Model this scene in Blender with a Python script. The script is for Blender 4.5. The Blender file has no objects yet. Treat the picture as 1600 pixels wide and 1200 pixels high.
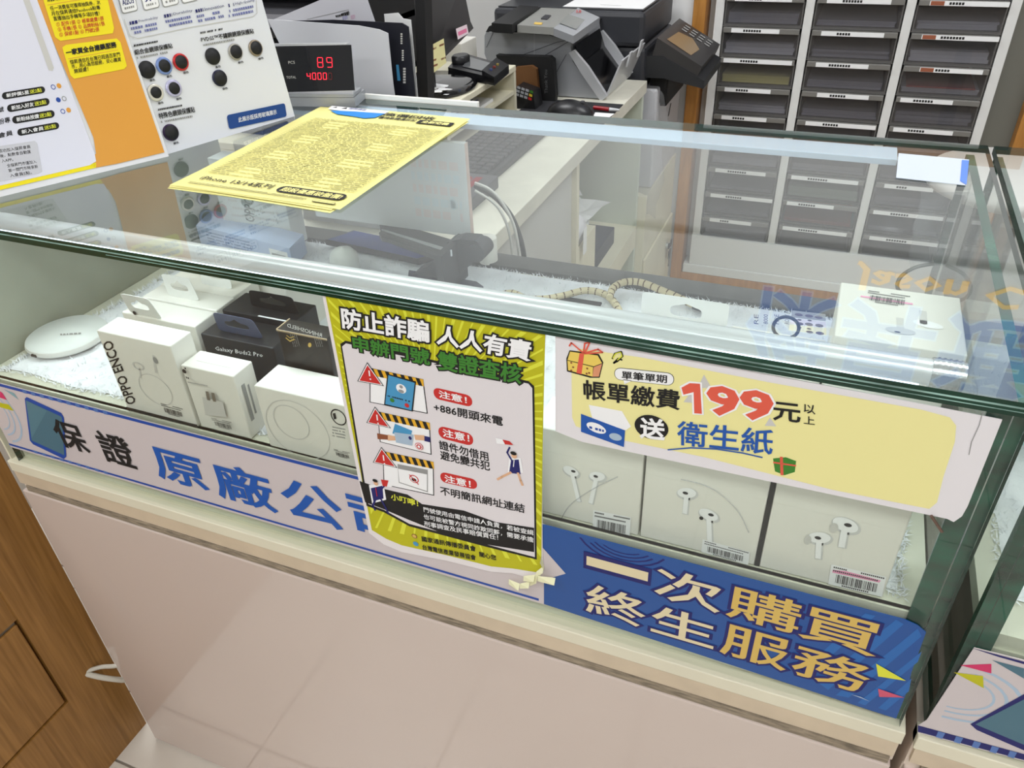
import bpy, bmesh, math, random
from mathutils import Vector, Matrix
random.seed(7)
S = bpy.context.scene
COL = S.collection
V3 = Vector
R = math.radians

# ------------------------------------------------------------------ camera, world, exposure
F_PX = 1212.27
CAM = V3((.893, -.46, 1.2625))
def cam_rows(a, b, c):
    ca, sa, cb, sb, cc, sc = math.cos(a), math.sin(a), math.cos(b), math.sin(b), math.cos(c), math.sin(c)
    Rz = Matrix(((ca, sa, 0), (-sa, ca, 0), (0, 0, 1)))
    B = Matrix(((1, 0, 0), (0, 0, -1), (0, 1, 0)))
    Rx = Matrix(((1, 0, 0), (0, cb, -sb), (0, sb, cb)))
    Rr = Matrix(((cc, -sc, 0), (sc, cc, 0), (0, 0, 1)))
    return Rr @ Rx @ B @ Rz
CM = cam_rows(0.40926507, 0.60720034, -0.04592895)
cd = bpy.data.cameras.new('camera'); cam = bpy.data.objects.new('camera', cd); COL.objects.link(cam)
cd.sensor_width = 36; cd.lens = F_PX / 1600 * 36; cd.clip_start = .01
cam.matrix_world = Matrix.Translation(CAM) @ Matrix((CM[0], -CM[1], -CM[2])).transposed().to_4x4()
S.camera = cam
S.view_settings.view_transform = 'Standard'; S.view_settings.look = 'None'
S.view_settings.gamma = 1; S.view_settings.use_curve_mapping = False
S.view_settings.exposure = 0.0
W = bpy.data.worlds.new('world'); S.world = W; W.use_nodes = True
W.node_tree.nodes['Background'].inputs[0].default_value = (.9, .95, 1, 1)
W.node_tree.nodes['Background'].inputs[1].default_value = .4

def area(name, loc, rot, sx, sy, power, col=(1, 1, 1)):
    l = bpy.data.lights.new(name, 'AREA'); l.shape = 'RECTANGLE'; l.size = sx; l.size_y = sy
    l.energy = power; l.color = col
    o = bpy.data.objects.new(name, l); COL.objects.link(o); o.location = loc; o.rotation_euler = rot
    return o
LP = [(-.5, .9), (1.6, .9), (-.5, -1.3), (1.6, -1.3), (.6, -3.0)]      # ceiling light panels
for i, (x, y) in enumerate(LP):
    area('panel_light', (x, y, 2.66), (0, 0, 0), 1.1, .55, 27 if i == 4 else 17, (.95, .98, 1))

# ------------------------------------------------------------------ pixel helpers (points on real planes)
def ray(x, y):
    return CM.transposed() @ V3(((x - 800) / F_PX, (y - 600) / F_PX, 1))
def at(x, y, ax, val):
    d = ray(x, y); i = 'xyz'.index(ax)
    return CAM + d * ((val - CAM[i]) / d[i])
def atplane(x, y, P, n):
    d = ray(x, y)
    return CAM + d * ((P - CAM).dot(n) / d.dot(n))

# ------------------------------------------------------------------ materials
def lin(c):
    return tuple(((v / 255) / 12.92 if v / 255 <= .04045 else ((v / 255 + .055) / 1.055) ** 2.4) for v in c)
MATS = {}
def mat(name, rgb, rough=.5, metal=0, noise=0, nscale=20, bump=0, bscale=60, coat=0, emit=0, alpha=1, trans=0, wood=False, stretch=None):
    if name in MATS: return MATS[name]
    m = bpy.data.materials.new(name); m.use_nodes = True; nt = m.node_tree; b = nt.nodes['Principled BSDF']
    c = lin(rgb)
    b.inputs['Base Color'].default_value = (*c, 1); b.inputs['Roughness'].default_value = rough
    b.inputs['Metallic'].default_value = metal; b.inputs['Coat Weight'].default_value = coat
    b.inputs['Coat Roughness'].default_value = .04
    b.inputs['Alpha'].default_value = alpha; b.inputs['Transmission Weight'].default_value = trans
    if emit:
        b.inputs['Emission Color'].default_value = (*c, 1); b.inputs['Emission Strength'].default_value = emit
    tc = nt.nodes.new('ShaderNodeTexCoord'); mp = nt.nodes.new('ShaderNodeMapping')
    nt.links.new(tc.outputs['Object'], mp.inputs[0])
    if stretch: mp.inputs['Scale'].default_value = stretch
    if noise:
        n = nt.nodes.new('ShaderNodeTexNoise'); n.inputs['Scale'].default_value = nscale; n.inputs['Detail'].default_value = 6
        nt.links.new(mp.outputs[0], n.inputs[0])
        r = nt.nodes.new('ShaderNodeValToRGB'); nt.links.new(n.outputs[0], r.inputs[0])
        r.color_ramp.elements[0].position = .3; r.color_ramp.elements[1].position = .7
        r.color_ramp.elements[0].color = (*[v * (1 - noise) for v in c], 1)
        r.color_ramp.elements[1].color = (*[min(1, v * (1 + noise * .5)) for v in c], 1)
        nt.links.new(r.outputs[0], b.inputs['Base Color'])
    if bump:
        n2 = nt.nodes.new('ShaderNodeTexNoise'); n2.inputs['Scale'].default_value = bscale; n2.inputs['Detail'].default_value = 8
        nt.links.new(mp.outputs[0], n2.inputs[0])
        bp = nt.nodes.new('ShaderNodeBump'); bp.inputs['Strength'].default_value = bump; bp.inputs['Distance'].default_value = .002
        nt.links.new(n2.outputs[0], bp.inputs['Height']); nt.links.new(bp.outputs[0], b.inputs['Normal'])
    MATS[name] = m; return m
def glassmat(name, tint, ior=1.5, haze=0, mult=1.7, hazecol=(200, 205, 205)):
    if name in MATS: return MATS[name]
    m = bpy.data.materials.new(name); m.use_nodes = True; nt = m.node_tree; nt.nodes.clear()
    out = nt.nodes.new('ShaderNodeOutputMaterial'); mx = nt.nodes.new('ShaderNodeMixShader')
    tr = nt.nodes.new('ShaderNodeBsdfTransparent'); gl = nt.nodes.new('ShaderNodeBsdfGlossy'); fr = nt.nodes.new('ShaderNodeFresnel')
    tr.inputs[0].default_value = (*tint, 1); gl.inputs['Roughness'].default_value = 0.0; fr.inputs[0].default_value = ior
    g = nt.nodes.new('ShaderNodeNewGeometry'); mm = nt.nodes.new('ShaderNodeMath'); mm.operation = 'MULTIPLY'
    # fresnel on the outer side only (a backfacing hit would report total reflection)
    inv = nt.nodes.new('ShaderNodeMath'); inv.operation = 'SUBTRACT'; inv.inputs[0].default_value = 1
    nt.links.new(g.outputs['Backfacing'], inv.inputs[1])
    nt.links.new(fr.outputs[0], mm.inputs[0]); nt.links.new(inv.outputs[0], mm.inputs[1])
    sc = nt.nodes.new('ShaderNodeMath'); sc.operation = 'MULTIPLY'; sc.inputs[1].default_value = mult; sc.use_clamp = True
    nt.links.new(mm.outputs[0], sc.inputs[0])
    nt.links.new(sc.outputs[0], mx.inputs[0]); nt.links.new(gl.outputs[0], mx.inputs[2])
    if haze:
        df = nt.nodes.new('ShaderNodeBsdfDiffuse'); df.inputs[0].default_value = (*lin(hazecol), 1)
        m2 = nt.nodes.new('ShaderNodeMixShader'); m2.inputs[0].default_value = haze
        nt.links.new(tr.outputs[0], m2.inputs[1]); nt.links.new(df.outputs[0], m2.inputs[2]); nt.links.new(m2.outputs[0], mx.inputs[1])
    else:
        nt.links.new(tr.outputs[0], mx.inputs[1])
    nt.links.new(mx.outputs[0], out.inputs[0]); MATS[name] = m; return m
def woodmat(name, a, b_, axis=(1, 1, 1)):
    m = bpy.data.materials.new(name); m.use_nodes = True; nt = m.node_tree; b = nt.nodes['Principled BSDF']
    tc = nt.nodes.new('ShaderNodeTexCoord'); mp = nt.nodes.new('ShaderNodeMapping'); mp.inputs['Scale'].default_value = axis
    n = nt.nodes.new('ShaderNodeTexNoise'); n.inputs['Scale'].default_value = 6; n.inputs['Detail'].default_value = 8; n.inputs['Distortion'].default_value = .4
    r = nt.nodes.new('ShaderNodeValToRGB'); r.color_ramp.elements[0].position = .3; r.color_ramp.elements[1].position = .72
    r.color_ramp.elements[0].color = (*lin(a), 1); r.color_ramp.elements[1].color = (*lin(b_), 1)
    nt.links.new(tc.outputs['Object'], mp.inputs[0]); nt.links.new(mp.outputs[0], n.inputs[0]); nt.links.new(n.outputs[0], r.inputs[0])
    nt.links.new(r.outputs[0], b.inputs['Base Color']); b.inputs['Roughness'].default_value = .42
    MATS[name] = m; return m

white = mat('white_laminate', (228, 226, 218), .35, noise=.04, nscale=5)
cream = mat('cream_laminate', (226, 220, 196), .45, noise=.06, nscale=8)
dirtywhite = mat('dirty_white_board', (214, 214, 196), .6, noise=.14, nscale=7)
greyboard = mat('grey_white_board', (196, 196, 192), .5)
panelmat = mat('glossy_counter_panel', (208, 192, 182), .12, noise=.03, nscale=2, coat=.3)
beige = mat('beige_edge', (208, 190, 164), .5, noise=.08, nscale=30)
dirt = mat('dirty_tape', (150, 136, 116), .8, noise=.5, nscale=60, stretch=(1, 1, 6))
black = mat('black_plastic', (24, 24, 27), .35)
blackm = mat('matte_black', (17, 17, 19), .6)
darkgrey = mat('dark_grey_plastic', (62, 62, 66), .45)
charcoal = mat('charcoal_printer', (48, 49, 54), .45)
silver = mat('silver_plastic', (158, 160, 164), .35, metal=.2)
silver2 = mat('pale_silver_plastic', (196, 197, 200), .3, metal=.2)
alu = mat('aluminium', (200, 202, 204), .25, metal=.8)
paper = mat('white_paper', (236, 236, 236), .8)
greypaper = mat('grey_white_paper', (208, 208, 212), .8)
yellowp = mat('yellow_paper', (228, 220, 140), .8)
boxwhite = mat('box_white', (232, 229, 220), .45)
boxblack = mat('box_black', (30, 30, 34), .5)
ink = mat('black_ink', (18, 16, 16), .7)
whiteink = mat('white_ink', (245, 245, 245), .6)
greyink = mat('grey_ink', (150, 150, 148), .7)
lightgrey = mat('pale_grey_ink', (205, 203, 198), .5)
red = mat('red_ink', (200, 42, 38), .6)
coral = mat('coral_ink', (226, 92, 70), .6)
green = mat('green_ink', (58, 128, 40), .6)
olive = mat('olive_yellow_ink', (190, 186, 12), .6)
lime = mat('lime_yellow_ink', (222, 224, 60), .6)
paleyellow = mat('pale_yellow_ink', (240, 232, 160), .6)
brightyellow = mat('bright_yellow_ink', (246, 226, 20), .6)
orange = mat('orange_ink', (226, 158, 62), .6)
blue = mat('blue_ink', (20, 84, 170), .6)
navy = mat('navy_ink', (22, 24, 100), .6)
bannerblue = mat('banner_blue', (14, 76, 148), .4)
bannerblue2 = mat('banner_blue_stripe', (22, 98, 172), .4)
royal = mat('royal_blue', (26, 72, 160), .5)
teal = mat('teal_ink', (74, 112, 128), .5)
cyan = mat('cyan_ink', (70, 150, 196), .5)
paleblue = mat('pale_blue_ink', (170, 190, 208), .5)
gold = mat('gold_ink', (214, 180, 92), .5)
palegold = mat('pale_gold_ink', (226, 212, 172), .5)
pinkbg = mat('pinkish_white_vinyl', (204, 194, 194), .4)
pink = mat('pink_ink', (208, 48, 100), .6)
hotpink = mat('pink_marker', (244, 160, 196), .6)
skin = mat('skin_ink', (226, 178, 140), .6)
brownink = mat('brown_ink', (140, 78, 48), .6)
led = mat('red_led_digit', (255, 30, 50), .5, emit=3)
leddim = mat('unlit_led_digit', (110, 14, 20), .5)
diffuser = mat('light_diffuser', (255, 255, 255), .5, emit=5)
dgreen = mat('green_glass_edge', (4, 56, 40), .2, noise=.6, nscale=9, coat=0, stretch=(1, 1, 8))
tealglass = mat('teal_glass_edge', (2, 82, 62), .2, noise=.85, nscale=16, coat=0, stretch=(1, 1, 3))
glass = glassmat('clear_glass', (.955, .985, .972), haze=.03, mult=1.45)
glassf = glassmat('front_glass', (.945, .965, .945), haze=.012, mult=1.0)
plastic = glassmat('clear_plastic', (.93, .94, .95), 1.4, haze=.18, hazecol=(225, 225, 230))
smoky = glassmat('smoky_drawer_plastic', (.84, .84, .86), 1.4, haze=.16, hazecol=(120, 118, 118))
woodwall = woodmat('wood_panel', (134, 93, 40), (170, 124, 64), (26, 26, 1.1))
woodtrim = woodmat('wood_trim', (160, 106, 44), (190, 134, 66), (12, 12, 1.2))
tile = mat('floor_tile', (214, 206, 194), .3, noise=.06, nscale=6)
grout = mat('floor_grout', (150, 140, 128), .8)
wallm = mat('wall_paint', (226, 226, 226), .8)
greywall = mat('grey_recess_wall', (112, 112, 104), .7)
furm = mat('white_fur', (238, 240, 244), .95, noise=.1, nscale=40, bump=.6, bscale=220)

# ------------------------------------------------------------------ mesh builder
class MB:
    def __init__(s): s.v = []; s.f = []; s.m = []; s.cur = 0; s.sm = []
    def mi(s, i): s.cur = i; return s
    def add(s, vs, fs, smooth=False):
        o = len(s.v); s.v += [V3(p) for p in vs]
        for f in fs: s.f.append([o + i for i in f]); s.m.append(s.cur); s.sm.append(smooth)
        return s
    def box(s, x0, x1, y0, y1, z0, z1, bev=0):
        if bev:
            bm = bmesh.new(); bmesh.ops.create_cube(bm, size=1)
            for v in bm.verts: v.co = V3((x0 + (v.co.x + .5) * (x1 - x0), y0 + (v.co.y + .5) * (y1 - y0), z0 + (v.co.z + .5) * (z1 - z0)))
            bmesh.ops.bevel(bm, geom=bm.edges[:], offset=bev, segments=2, affect='EDGES', profile=.5)
            bm.verts.index_update()
            s.add([v.co.copy() for v in bm.verts], [[v.index for v in f.verts] for f in bm.faces]); bm.free(); return s
        vs = [(x0, y0, z0), (x1, y0, z0), (x1, y1, z0), (x0, y1, z0), (x0, y0, z1), (x1, y0, z1), (x1, y1, z1), (x0, y1, z1)]
        return s.add(vs, [(0, 3, 2, 1), (4, 5, 6, 7), (0, 1, 5, 4), (1, 2, 6, 5), (2, 3, 7, 6), (3, 0, 4, 7)])
    def slab(s, x0, x1, y0, y1, z0, z1, thin='z', edge=1):
        """a pane: two big faces take material 0, the rim faces take material `edge`"""
        vs = [(x0, y0, z0), (x1, y0, z0), (x1, y1, z0), (x0, y1, z0), (x0, y0, z1), (x1, y0, z1), (x1, y1, z1), (x0, y1, z1)]
        F = {'z': [(0, 3, 2, 1), (4, 5, 6, 7)], 'y': [(0, 1, 5, 4), (2, 3, 7, 6)], 'x': [(1, 2, 6, 5), (3, 0, 4, 7)]}
        for k in 'xyz':
            s.mi(0 if k == thin else edge); s.add(vs, F[k])
        return s
    def prism(s, pts, vec, smooth=False):
        n = len(pts); vec = V3(vec); a = [V3(p) for p in pts]; b = [p + vec for p in a]
        nrm = V3((0, 0, 0))
        for i in range(n): nrm += a[i].cross(a[(i + 1) % n])
        if nrm.dot(vec) > 0: a, b = b, a; 
        # faces: a faces away from b
        s.add(a + b, [list(range(n)), list(range(2 * n - 1, n - 1, -1))] + [(i, i + n, (i + 1) % n + n, (i + 1) % n) for i in range(n)])
        return s
    def poly(s, pts): return s.add(pts, [list(range(len(pts)))])
    def cyl(s, p0, p1, r0, r1=None, n=20, smooth=True):
        r1 = r0 if r1 is None else r1; p0 = V3(p0); p1 = V3(p1); d = (p1 - p0).normalized()
        u = d.orthogonal().normalized(); w = d.cross(u)
        vs = [p + (u * math.cos(2 * math.pi * i / n) + w * math.sin(2 * math.pi * i / n)) * r for p, r in ((p0, r0), (p1, r1)) for i in range(n)]
        s.add(vs, [(i, (i + 1) % n, (i + 1) % n + n, i + n) for i in range(n)], smooth)
        s.add(vs, [list(range(n - 1, -1, -1)), list(range(n, 2 * n))]); return s
    def lathe(s, c, prof, n=32, sx=1, sy=1, ax=None):
        c = V3(c); U = V3((1, 0, 0)); Wv = V3((0, 1, 0)); N = V3((0, 0, 1))
        if ax:
            N = V3(ax).normalized(); U = N.orthogonal().normalized(); Wv = N.cross(U)
        vs = []
        for r, h in prof:
            for i in range(n):
                a = 2 * math.pi * i / n; vs.append(c + U * (r * sx * math.cos(a)) + Wv * (r * sy * math.sin(a)) + N * h)
        fs = []
        for k in range(len(prof) - 1):
            for i in range(n): fs.append((k * n + i, k * n + (i + 1) % n, (k + 1) * n + (i + 1) % n, (k + 1) * n + i))
        s.add(vs, fs, True)
        if prof[0][0] > 1e-6: s.add(vs[:n], [list(range(n - 1, -1, -1))])
        if prof[-1][0] > 1e-6: s.add(vs[-n:], [list(range(n))])
        return s
    def tube(s, pts, r, n=8, sub=6):
        P = [V3(p) for p in pts]; Q = []
        for i in range(len(P) - 1):
            p0 = P[max(i - 1, 0)]; p1 = P[i]; p2 = P[i + 1]; p3 = P[min(i + 2, len(P) - 1)]
            for k in range(sub):
                t = k / sub
                Q.append(.5 * ((2 * p1) + (p2 - p0) * t + (2 * p0 - 5 * p1 + 4 * p2 - p3) * t * t + (3 * p1 - p0 - 3 * p2 + p3) * t ** 3))
        Q.append(P[-1]); s.path = Q
        u = None; vs = []
        for i, q in enumerate(Q):
            d = (Q[min(i + 1, len(Q) - 1)] - Q[max(i - 1, 0)]).normalized()
            u = d.orthogonal().normalized() if u is None else (u - d * u.dot(d)).normalized()
            w = d.cross(u)
            for k in range(n):
                a = 2 * math.pi * k / n; vs.append(q + (u * math.cos(a) + w * math.sin(a)) * r)
        m = len(Q)
        s.add(vs, [(i * n + k, i * n + (k + 1) % n, (i + 1) * n + (k + 1) % n, (i + 1) * n + k) for i in range(m - 1) for k in range(n)], True)
        s.add(vs[:n], [list(range(n - 1, -1, -1))]); s.add(vs[-n:], [list(range(n))]); return s
    def sphere(s, c, r, sx=1, sy=1, sz=1, n=16, z0=-1):
        prof = []
        for i in range(n // 2 + 1):
            a = -math.pi / 2 + math.pi * i / (n // 2)
            if math.sin(a) < z0: continue
            prof.append((max(r * math.cos(a), 1e-5), r * math.sin(a) * sz))
        return s.lathe(c, prof, n, sx, sy)
    def build(s, name, mats, inv=None):
        me = bpy.data.meshes.new(name)
        vs = [inv @ v for v in s.v] if inv is not None else s.v
        me.from_pydata([tuple(v) for v in vs], [], s.f)
        for m in (mats if isinstance(mats, (list, tuple)) else [mats]): me.materials.append(m)
        for p, mi, sm in zip(me.polygons, s.m, s.sm): p.material_index = mi; p.use_smooth = sm
        me.update(); return me

INV = {}
def thing(name, label, cat, loc, rz=0, group=None):
    o = bpy.data.objects.new(name, None); COL.objects.link(o); o.location = loc; o.rotation_euler = (0, 0, rz)
    o.empty_display_size = .02
    o['label'] = label; o['category'] = cat
    if group: o['group'] = group
    INV[o.name] = (Matrix.Translation(V3(loc)) @ Matrix.Rotation(rz, 4, 'Z')).inverted()
    return o
def part(par, name, mb, mats, label=None, kind=None):
    inv = INV[par.name]
    o = bpy.data.objects.new(name, mb.build(name, mats, inv)); COL.objects.link(o); o.parent = par
    INV[o.name] = inv
    if label: o['label'] = label
    if kind: o['kind'] = kind
    return o
def solo(name, mb, mats, label, cat, group=None):
    xs = [v.x for v in mb.v]; ys = [v.y for v in mb.v]; zs = [v.z for v in mb.v]
    loc = V3(((min(xs) + max(xs)) / 2, (min(ys) + max(ys)) / 2, min(zs)))
    o = bpy.data.objects.new(name, mb.build(name, mats, Matrix.Translation(-loc))); COL.objects.link(o); o.location = loc
    o['label'] = label; o['category'] = cat
    if group: o['group'] = group
    INV[o.name] = Matrix.Translation(-loc); return o
def struct(name, mb, mats):
    o = bpy.data.objects.new(name, mb.build(name, mats)); COL.objects.link(o); o['kind'] = 'structure'
    INV[o.name] = Matrix.Identity(4); return o

# ------------------------------------------------------------------ lettering and flat print
TG = {}
def glyphs(s, bold):
    k = (s, bold)
    if k not in TG:
        c = bpy.data.curves.new('t', 'FONT'); c.body = s; c.size = 1; c.resolution_u = 2 if len(s) < 12 else 1
        if bold: c.bevel_depth = bold; c.bevel_resolution = 0
        o = bpy.data.objects.new('t', c); COL.objects.link(o)
        dg = bpy.context.evaluated_depsgraph_get(); me = bpy.data.meshes.new_from_object(o.evaluated_get(dg))
        vs = [(v.co.x, v.co.y, (v.co.z / bold if bold else 0)) for v in me.vertices]
        fs = [list(p.vertices) for p in me.polygons if all(vs[i][2] > -.01 for i in p.vertices)]
        def ar(f):
            return sum(vs[f[i]][0] * vs[f[(i + 1) % len(f)]][1] - vs[f[(i + 1) % len(f)]][0] * vs[f[i]][1] for i in range(len(f)))
        fs = [f if ar(f) > 0 else f[::-1] for f in fs]
        bpy.data.objects.remove(o); bpy.data.curves.remove(c); bpy.data.meshes.remove(me)
        TG[k] = (vs, fs)
    return TG[k]
class Print:
    """flat print on a real plane through P with normal n facing the viewer"""
    def __init__(s, P, n, lift=.0003):
        s.P = V3(P); s.n = V3(n).normalized(); s.items = []; s.lift = lift
    def q(s, p): return atplane(p[0], p[1], s.P, s.n)
    JOIN = ('sun_ray', 'barcode', 'phone_digits', 'fine_print', 'tissue_box_lettering', 'gift_dot')
    MERGE = ('_picture', '_triangle', '_badge', '_sign', '_frame', '_bubble', 'person', 'megaphone', 'tissue_box', '_card', 'window', '_emblem', 'ribbon', 'exclamation_mark', 'hazard_stripe', 'keypad', 'border_check', '_print')
    def mb(s, name, m, layer):
        it = None
        if name in s.JOIN:
            it = next((i for i in s.items if i[0] == name), None)
        elif s.items and s.items[-1][0] == name and name.endswith(s.MERGE): it = s.items[-1]
        if it is None: it = [name, MB(), []]; s.items.append(it)
        if m not in it[2]: it[2].append(m)
        it[1].cur = it[2].index(m); return it[1]
    def off(s, layer): return s.n * (s.lift * layer)
    def face(s, mb, pts):
        pts = [V3(p) for p in pts]
        nn = V3((0, 0, 0))
        for i in range(len(pts)): nn += (pts[i] - pts[0]).cross(pts[(i + 1) % len(pts)] - pts[0])
        if nn.dot(s.n) < 0: pts = pts[::-1]
        mb.poly(pts)
    def poly(s, name, m, pts, layer=1):                      # pixel outline -> points on the plane
        s.face(s.mb(name, m, layer), [s.q(p) + s.off(layer) for p in pts])
    def fr(s, bl, br, tl):
        O = s.q(bl); return (O, s.q(br) - O, s.q(tl) - O)
    def unit(s, name, m, F, pts, layer=1):                   # outline in frame units
        O, U, Vv = F; s.face(s.mb(name, m, layer), [O + U * a + Vv * b + s.off(layer) for a, b in pts])
    def rr(s, name, m, F, x0=0, y0=0, x1=1, y1=1, r=.2, layer=1):
        O, U, Vv = F; w = U.length * (x1 - x0); h = Vv.length * (y1 - y0); rad = r * min(w, h); ax = rad / U.length; ay = rad / Vv.length
        pts = []
        for cx, cy, a0 in ((x1 - ax, y1 - ay, 0), (x0 + ax, y1 - ay, 90), (x0 + ax, y0 + ay, 180), (x1 - ax, y0 + ay, 270)):
            for k in range(5):
                a = R(a0 + k * 22.5); pts.append((cx + ax * math.cos(a), cy + ay * math.sin(a)))
        s.unit(name, m, F, pts, layer)
    def ell(s, name, m, c, rx, ry=None, layer=1, rot=0, F=None, ring=0, clip=None):
        """ellipse in metres about pixel centre (or frame point); ring = inner ratio"""
        ry = ry or rx
        if F: O = F[0] + F[1] * c[0] + F[2] * c[1]; U = F[1].normalized(); Vv = F[2].normalized()
        else:
            O = s.q(c); U = (V3((0, 0, 1)).cross(s.n)).normalized() if abs(s.n.z) < .9 else V3((1, 0, 0)); Vv = s.n.cross(U)
        a0 = R(rot); U2 = U * math.cos(a0) + Vv * math.sin(a0); V2 = -U * math.sin(a0) + Vv * math.cos(a0)
        P = [O + U2 * (rx * math.cos(2 * math.pi * k / 28)) + V2 * (ry * math.sin(2 * math.pi * k / 28)) + s.off(layer) for k in range(28)]
        mb = s.mb(name, m, layer)
        if not ring: s.face(mb, P); return
        O2 = O + s.off(layer); Q = [O2 + (p - O2) * ring for p in P]
        for k in range(28):
            j = (k + 1) % 28
            if clip and not (clip(P[k]) and clip(P[j])): continue
            s.face(mb, [P[k], P[j], Q[j], Q[k]])
    def text(s, name, m, t, F, x0=0, y0=0, x1=1, y1=1, bold=0, layer=2, fit=True):
        vs, fs = glyphs(t, bold); b0 = glyphs(t, 0)[0] if bold else vs
        X0 = min(v[0] for v in b0); X1 = max(v[0] for v in b0); Y0 = min(v[1] for v in b0); Y1 = max(v[1] for v in b0)
        O, U, Vv = F; mb = s.mb(name, m, layer)
        P = [O + U * (x0 + (v[0] - X0) / (X1 - X0) * (x1 - x0)) + Vv * (y0 + (v[1] - Y0) / max(Y1 - Y0, .05) * (y1 - y0)) + s.off(layer + .3 * v[2]) for v in vs]
        flip = U.cross(Vv).dot(s.n) < 0
        mb.add(P, [f[::-1] if flip else f for f in fs])
    def t3(s, name, m, t, bl, br, tl, bold=0, layer=2): s.text(name, m, t, s.fr(bl, br, tl), bold=bold, layer=layer)
    def box2(s, tl, br):
        """axis-aligned frame on a vertical front plane from top-left and bottom-right pixels"""
        a = s.q(tl); b = s.q(br); return (V3((a.x, a.y, b.z)), V3((b.x - a.x, 0, 0)), V3((0, 0, a.z - b.z)))
    def t2(s, name, m, t, tl, br, bold=0, layer=2): s.text(name, m, t, s.box2(tl, br), bold=bold, layer=layer)
    def line(s, name, m, pts, w, layer=1, world=False):
        P = [(V3(p) if world else s.q(p)) for p in pts]; mb = s.mb(name, m, layer)
        for i in range(len(P) - 1):
            d = (P[i + 1] - P[i]).normalized(); k = s.n.cross(d) * (w / 2); e = d * (w * .25)
            s.face(mb, [P[i] - e + k + s.off(layer), P[i + 1] + e + k + s.off(layer), P[i + 1] + e - k + s.off(layer), P[i] - e - k + s.off(layer)])
    def emit(s, par):
        for name, mb, ms in s.items:
            if mb.v: part(par, name, mb, ms, kind='stuff' if name in s.JOIN or name == 'border_check' else None)
def barcode(pr, F, layer=1, tag=True, pinkm=False):
    if tag: pr.unit('price_sticker', whiteink, F, [(0, 0), (1, 0), (1, 1), (0, 1)], layer)
    if pinkm: pr.unit('highlighter_mark', hotpink, F, [(.04, .62), (.9, .66), (.92, .78), (.3, .84), (.04, .76)], layer + 1)
    rnd = random.Random(3); x = .12
    while x < .88:
        w = rnd.choice((.008, .012, .02)); pr.unit('barcode', ink, F, [(x, .16), (x + w, .16), (x + w, .58), (x, .58)], layer + 2); x += w + rnd.choice((.008, .012, .02))
    for (a, b, y) in ((.05, .3, .86), (.55, .95, .88), (.05, .85, .7), (.25, .75, .05)):
        x = a
        while x < b: pr.unit('barcode', ink, F, [(x, y), (x + .025, y), (x + .025, y + .07), (x, y + .07)], layer + 2); x += .036
def dashes(pr, name, m, F, x0, x1, y, h, layer=2, seed=0, gap=.25):
    rnd = random.Random(seed); x = x0
    while x < x1:
        w = min(rnd.uniform(.4, 1) * h * 1.1 * (F[2].length / F[1].length), x1 - x)
        if rnd.random() > gap * .4: pr.unit(name, m, F, [(x, y), (x + w, y), (x + w, y + h), (x, y + h)], layer)
        x += w + h * .3 * (F[2].length / F[1].length)

# ================================================================== the room
mb = MB(); mb.box(-2.6, 4, -4.5, 2.6, -.06, -.004); fl = struct('floor', mb, grout)
tiles_v = MB(); tiles_v.box(-.148, .148, -.148, .148, -.004, 0, .001); tme = tiles_v.build('tile', tile)
k = 0
for i in range(-6, 13):
    for j in range(-14, 9):
        x, y = .02 + i * .3, j * .3 + .09
        if y > 2.45: continue
        if .1 < x < 3.9 and .15 < y < .4: continue
        if k >= 290: break
        if abs(x - .6) > 1.4 or y < -1.6 or y > 2.3: continue
        o = bpy.data.objects.new('tile', tme); COL.objects.link(o); o.parent = fl; o.location = (x, y, 0); k += 1
mb = MB(); mb.box(-2.6, 4, -4.5, 2.6, 2.7, 2.76); struct('ceiling', mb, wallm)
mb = MB(); mb.box(-2.6, .45, 2.0, 2.06, 0, 2.7); mb.box(1.36, 4, 2.0, 2.06, 0, 2.7); mb.box(.45, 1.36, 2.0, 2.06, 1.46, 2.7); struct('wall_back', mb, wallm)
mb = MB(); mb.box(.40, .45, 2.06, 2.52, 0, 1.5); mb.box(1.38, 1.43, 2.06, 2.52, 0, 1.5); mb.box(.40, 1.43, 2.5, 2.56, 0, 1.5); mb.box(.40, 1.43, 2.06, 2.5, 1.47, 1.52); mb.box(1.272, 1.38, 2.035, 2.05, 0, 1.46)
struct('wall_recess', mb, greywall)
mb = MB(); mb.box(-2.66, -2.6, -4.5, 2.6, 0, 2.7); struct('wall_left', mb, wallm)
mb = MB(); mb.box(4, 4.06, -4.5, 2.6, 0, 2.7); struct('wall_right', mb, wallm)
mb = MB(); mb.box(-2.6, 4, -4.56, -4.5, 0, 2.7); struct('wall_front', mb, wallm)
mb = MB(); mb.box(.45, .486, 1.985, 2.1, 0, 1.48, .002); mb.box(1.345, 1.38, 1.985, 2.034, 0, 1.48, .002); mb.box(.486, 1.345, 1.99, 2.1, 1.445, 1.48); mb.box(.486, 1.345, 1.99, 2.1, 0, .028)
struct('trim_1', mb, woodtrim)
for x, y in LP:
    t = thing('ceiling_light', 'white rectangular ceiling light panel overhead ' + {0: 'back left', 1: 'back right', 2: 'middle left', 3: 'middle right', 4: 'front'}[LP.index((x, y))] + ' of the room', 'light', (x, y, 2.67), 0, 'ceiling light panels above the counter')
    m = MB(); m.box(x - .6, x + .6, y - .32, y + .32, 2.672, 2.699, .004); part(t, 'light_frame', m, white)
    m = MB(); m.box(x - .56, x + .56, y - .28, y + .28, 2.668, 2.6725); part(t, 'diffuser', m, diffuser)

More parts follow.
